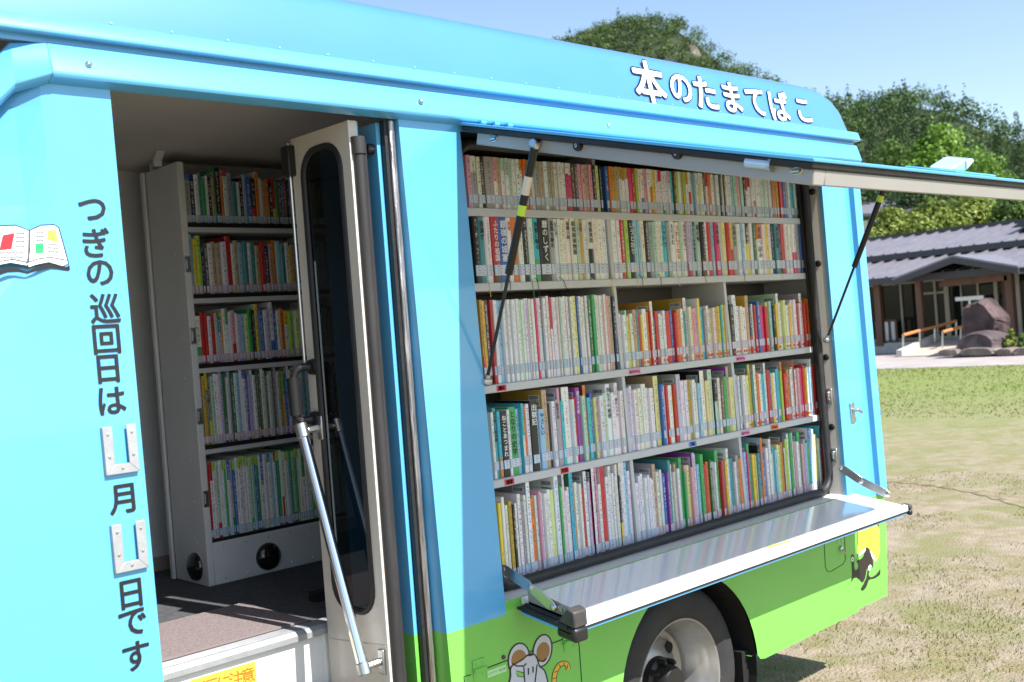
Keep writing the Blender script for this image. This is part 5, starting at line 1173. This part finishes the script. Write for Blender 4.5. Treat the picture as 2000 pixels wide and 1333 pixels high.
# porch gable
PX = HX - 2.0; aL, aP, aR = on_x(1742, 548, PX), on_x(1860, 502, PX), on_x(1988, 523, PX)
s = MB()
for a, b in ((aL, aP), (aP, aR)):
    s.prism([a, b, b + [0, 0, -.17], a + [0, 0, -.17]], (.10, 0, 0), 1); s.prism([a + [0, 0, .05], b + [0, 0, .05], b, a], (4.2, 0, 0), 0)
pg = s.build('porch_gable', [TILE, TILED], hall)
s = MB(); s.prism([aL + [1.0, -.9, -.18], aP + [1.0, 0, -.20], aR + [1.0, .7, -.18], aR + [1.0, .7, -.30], aL + [1.0, -.9, -.30]], (.06, 0, 0)); s.build('gable_boards', WOOD, pg)
s = MB(); a, b = on_x(1748, 628, HX + .1), on_x(1731, 665, HX + .1); s.box(HX + .08, HX + .14, a[1], b[1], .35, a[2]); s.build('white_panel', WHITE, hall)
s = MB(); a = on_x(1712, 628, HX - .6); b = on_x(1752, 660, HX - .6)
for y in np.linspace(b[1], a[1], 4): s.box(HX - .64, HX - .58, y - .03, y + .03, .3, a[2])
s.box(HX - .66, HX - .56, b[1], a[1], a[2] - .04, a[2] + .03); s.build('timber_railing', WOOD, hall)
# second roof end at the right edge, and the house behind
h2 = empty('side_hall', (27, 7, 0), 'corner of a second grey roof entering at the right edge', 'building')
s = MB(); a, b = on_x(1974, 446, 34), on_x(2010, 424, 34); s.prism([a, b, b + [0, -6, 1.0], a + [0, -6, -.2]], (3, 0, .3)); s.build('roof', TILED, h2)
s = MB(); s.box(34.3, 37, b[1] - 6, b[1] - .5, 0, a[2] - .1); s.build('wall', PLASTER, h2)
h3 = empty('house', (66, 30, 0), 'white walled house with a low grey roof among the trees', 'building')
a, b, c = on_x(1676, 404, 58), on_x(1762, 416, 58), on_x(1690, 440, 58)
s = MB(); s.prism([a + [0, 3, -.05], b, b + [0, 0, -.15], a + [0, 3, -.2]], (4, 0, .9)); s.build('roof', TILE, h3)
s = MB(); s.box(58.6, 62, b[1] + .9, a[1] + 2.5, 0, b[2] - .1); s.build('wall', mat('house_white_wall', (.66, .64, .60), .8), h3)

# ramp with two timber handrails
rampo = empty('entrance_ramp', (28.5, 11, 0), 'pale concrete entrance ramp with low kerbs leading to the hall door', 'ramp')
q0, q1, q2, q3 = on_z(1762, 696, .03), on_z(1846, 694, .03), on_x(1898, 655, HX - .8), on_x(1868, 650, HX - .8)
s = MB(); s.prism([q0, q1, (q2[0], q2[1], .34), (q3[0], q3[1] + .5, .34)], (0, 0, -.3)); s.build('ramp_surface', mat('ramp_concrete', (.46, .37, .30), .9, var=.1), rampo)
s = MB()
for a, b in ((q0, (q3[0], q3[1] + .5, .34)),):
    a, b = np.array(a), np.array(b); s.prism([a + [0, 0, -.2], b + [0, 0, -.3], b + [0, 0, .16], a + [0, 0, .16]], (0, .16, 0))
s.build('kerb', mat('kerb_concrete', (.52, .48, .42), .9, var=.1), rampo)
def rail(P, nm, lb):
    r_ = empty(nm, P[0][0], lb, 'handrail', 'ramp handrails'); r_.location.z = 0
    s = MB(); s.tube([p[0] for p in P], .042, seg=8); s.build('rail', mat('orange_timber_rail', (.55, .21, .07), .5, var=.1), r_, smooth=True)
    for t, f in P:
        s = MB(); s.tube([t, f], .026, seg=8); s.build('post', STEEL, r_, smooth=True)
def rp_(px, py0, py1, X): return (on_x(px, py0, X), on_x(px, py1, X))
rail([rp_(1764, 655, 691, 28.0), rp_(1797, 646, 677, 28.8), rp_(1826, 639, 668, 29.5), rp_(1868, 627, 658, 30.2)], 'handrail', 'longer orange timber handrail on steel posts, left of the ramp')
rail([rp_(1841, 649, 686, 28.4), rp_(1877, 639, 668, 29.2), rp_(1897, 634, 662, 29.7)], 'handrail', 'shorter orange timber handrail beside the monument stone')
# monument stone on a rock base
def stone(name, pts, X, th, m, label, seed, cat='stone'):
    r = np.random.RandomState(seed); P = [on_x(px, py, X) for px, py in spline(pts, 3)]; c = np.mean(P, 0); s = MB(); rings = []
    for k, (f, dx) in enumerate(((.8, -th * .5), (.95, -th * .38), (1.0, -th * .1), (1.0, th * .25), (.85, th * .5))):
        rings.append([(X + dx + r.uniform(-.04, .04) * th, c[1] + (p[1] - c[1]) * f * r.uniform(.96, 1.04), max(0, c[2] + (p[2] - c[2]) * (f if p[2] > c[2] else 1) * r.uniform(.97, 1.03))) for p in P])
    for a, b in zip(rings[:-1], rings[1:]): s.strip(a, b, closed=True)
    s.poly(rings[0]); s.poly(rings[-1]); return tag(s.build(name, m, smooth=False), label, cat)
STN = mat('purple_brown_stone', (.06, .036, .034), .75, var=.9, vscale=2.2, bump=.6, bscale=5); STB = mat('grey_brown_stone', (.16, .13, .11), .85, var=.4, vscale=3, bump=.6, bscale=6)
stone('monument_stone', [(1893, 662), (1889, 630), (1890, 600), (1905, 592), (1925, 583), (1940, 592), (1962, 618), (1964, 632), (1960, 655), (1935, 668)], 27.6, .9, STN, 'tall pointed purple brown monument stone before the hall', 5)
stone('base_rock', [(1884, 686), (1888, 664), (1905, 650), (1930, 646), (1958, 655), (1964, 672), (1962, 688)], 27.0, 1.2, mat('dark_purple_rock', (.07, .05, .052), .8, var=.4, vscale=3, bump=.6), 'dark rock at the foot of the monument stone', 6)
for k, (x0, x1, yt, lb_) in enumerate(((1842, 1884, 680, 'low flat border stone left of the monument rocks'), (1886, 1952, 678, 'long low border stone under the dark base rock'), (1953, 1990, 679, 'low border stone right of the dark base rock'), (1988, 2030, 677, 'low border stone cut off by the right picture edge'))):
    so_ = stone('border_stone', [(x0, 692), (x0 + 3, yt + 3), ((x0 + x1) / 2, yt), (x1 - 3, yt + 2), (x1, 692)], 26.5, .7, STB, lb_, 20 + k); so_['group'] = 'border stones round the monument'
def shrub(px, py0, py1, wpx, X, kind, label, seed, n=500):
    r = np.random.RandomState(seed); t = on_x(px, py0, X); b = on_x(px, py1, X); w_ = wpx * proj(t)[2] / FPX; H = t[2] - b[2]; root = empty('shrub', (X, t[1], max(0, b[2])), label, 'shrub', 'shrubs before the hall')
    V, F, T = crown_points(r, broad_lobes(r, w_, H * 1.05, 6), n, .035); leaf_object('foliage', V + np.array([X, t[1], b[2]]), [F], T, LEAFM[kind], root)
    s = MB(); s.tube([(X, t[1], max(0, b[2])), (X, t[1], b[2] + H * .6)], .02, seg=6, r2=.008); s.build('stem', BARK, root)
shrub(1973, 642, 690, 34, 26.9, 'olive', 'yellow leaved shrub right of the monument stone', 41)
shrub(1995, 650, 690, 26, 26.8, 'mid', 'small green shrub at the right edge by the border stones', 42)
sg_ = empty('notice_board', (30.2, 10.5, 0), 'white notice stand in front of the glass door', 'notice board'); a = on_x(1890, 583, 30.3)
s = MB(); s.box(30.28, 30.32, a[1] - .45, a[1] + .35, a[2] - .06, a[2] + .05); s.build('board', WHITE, sg_)
s = MB(); s.box(30.29, 30.33, a[1] - .08, a[1] - .02, .3, a[2] - .05); s.build('post', STEEL, sg_)

bpy.data.objects.remove(_fo)
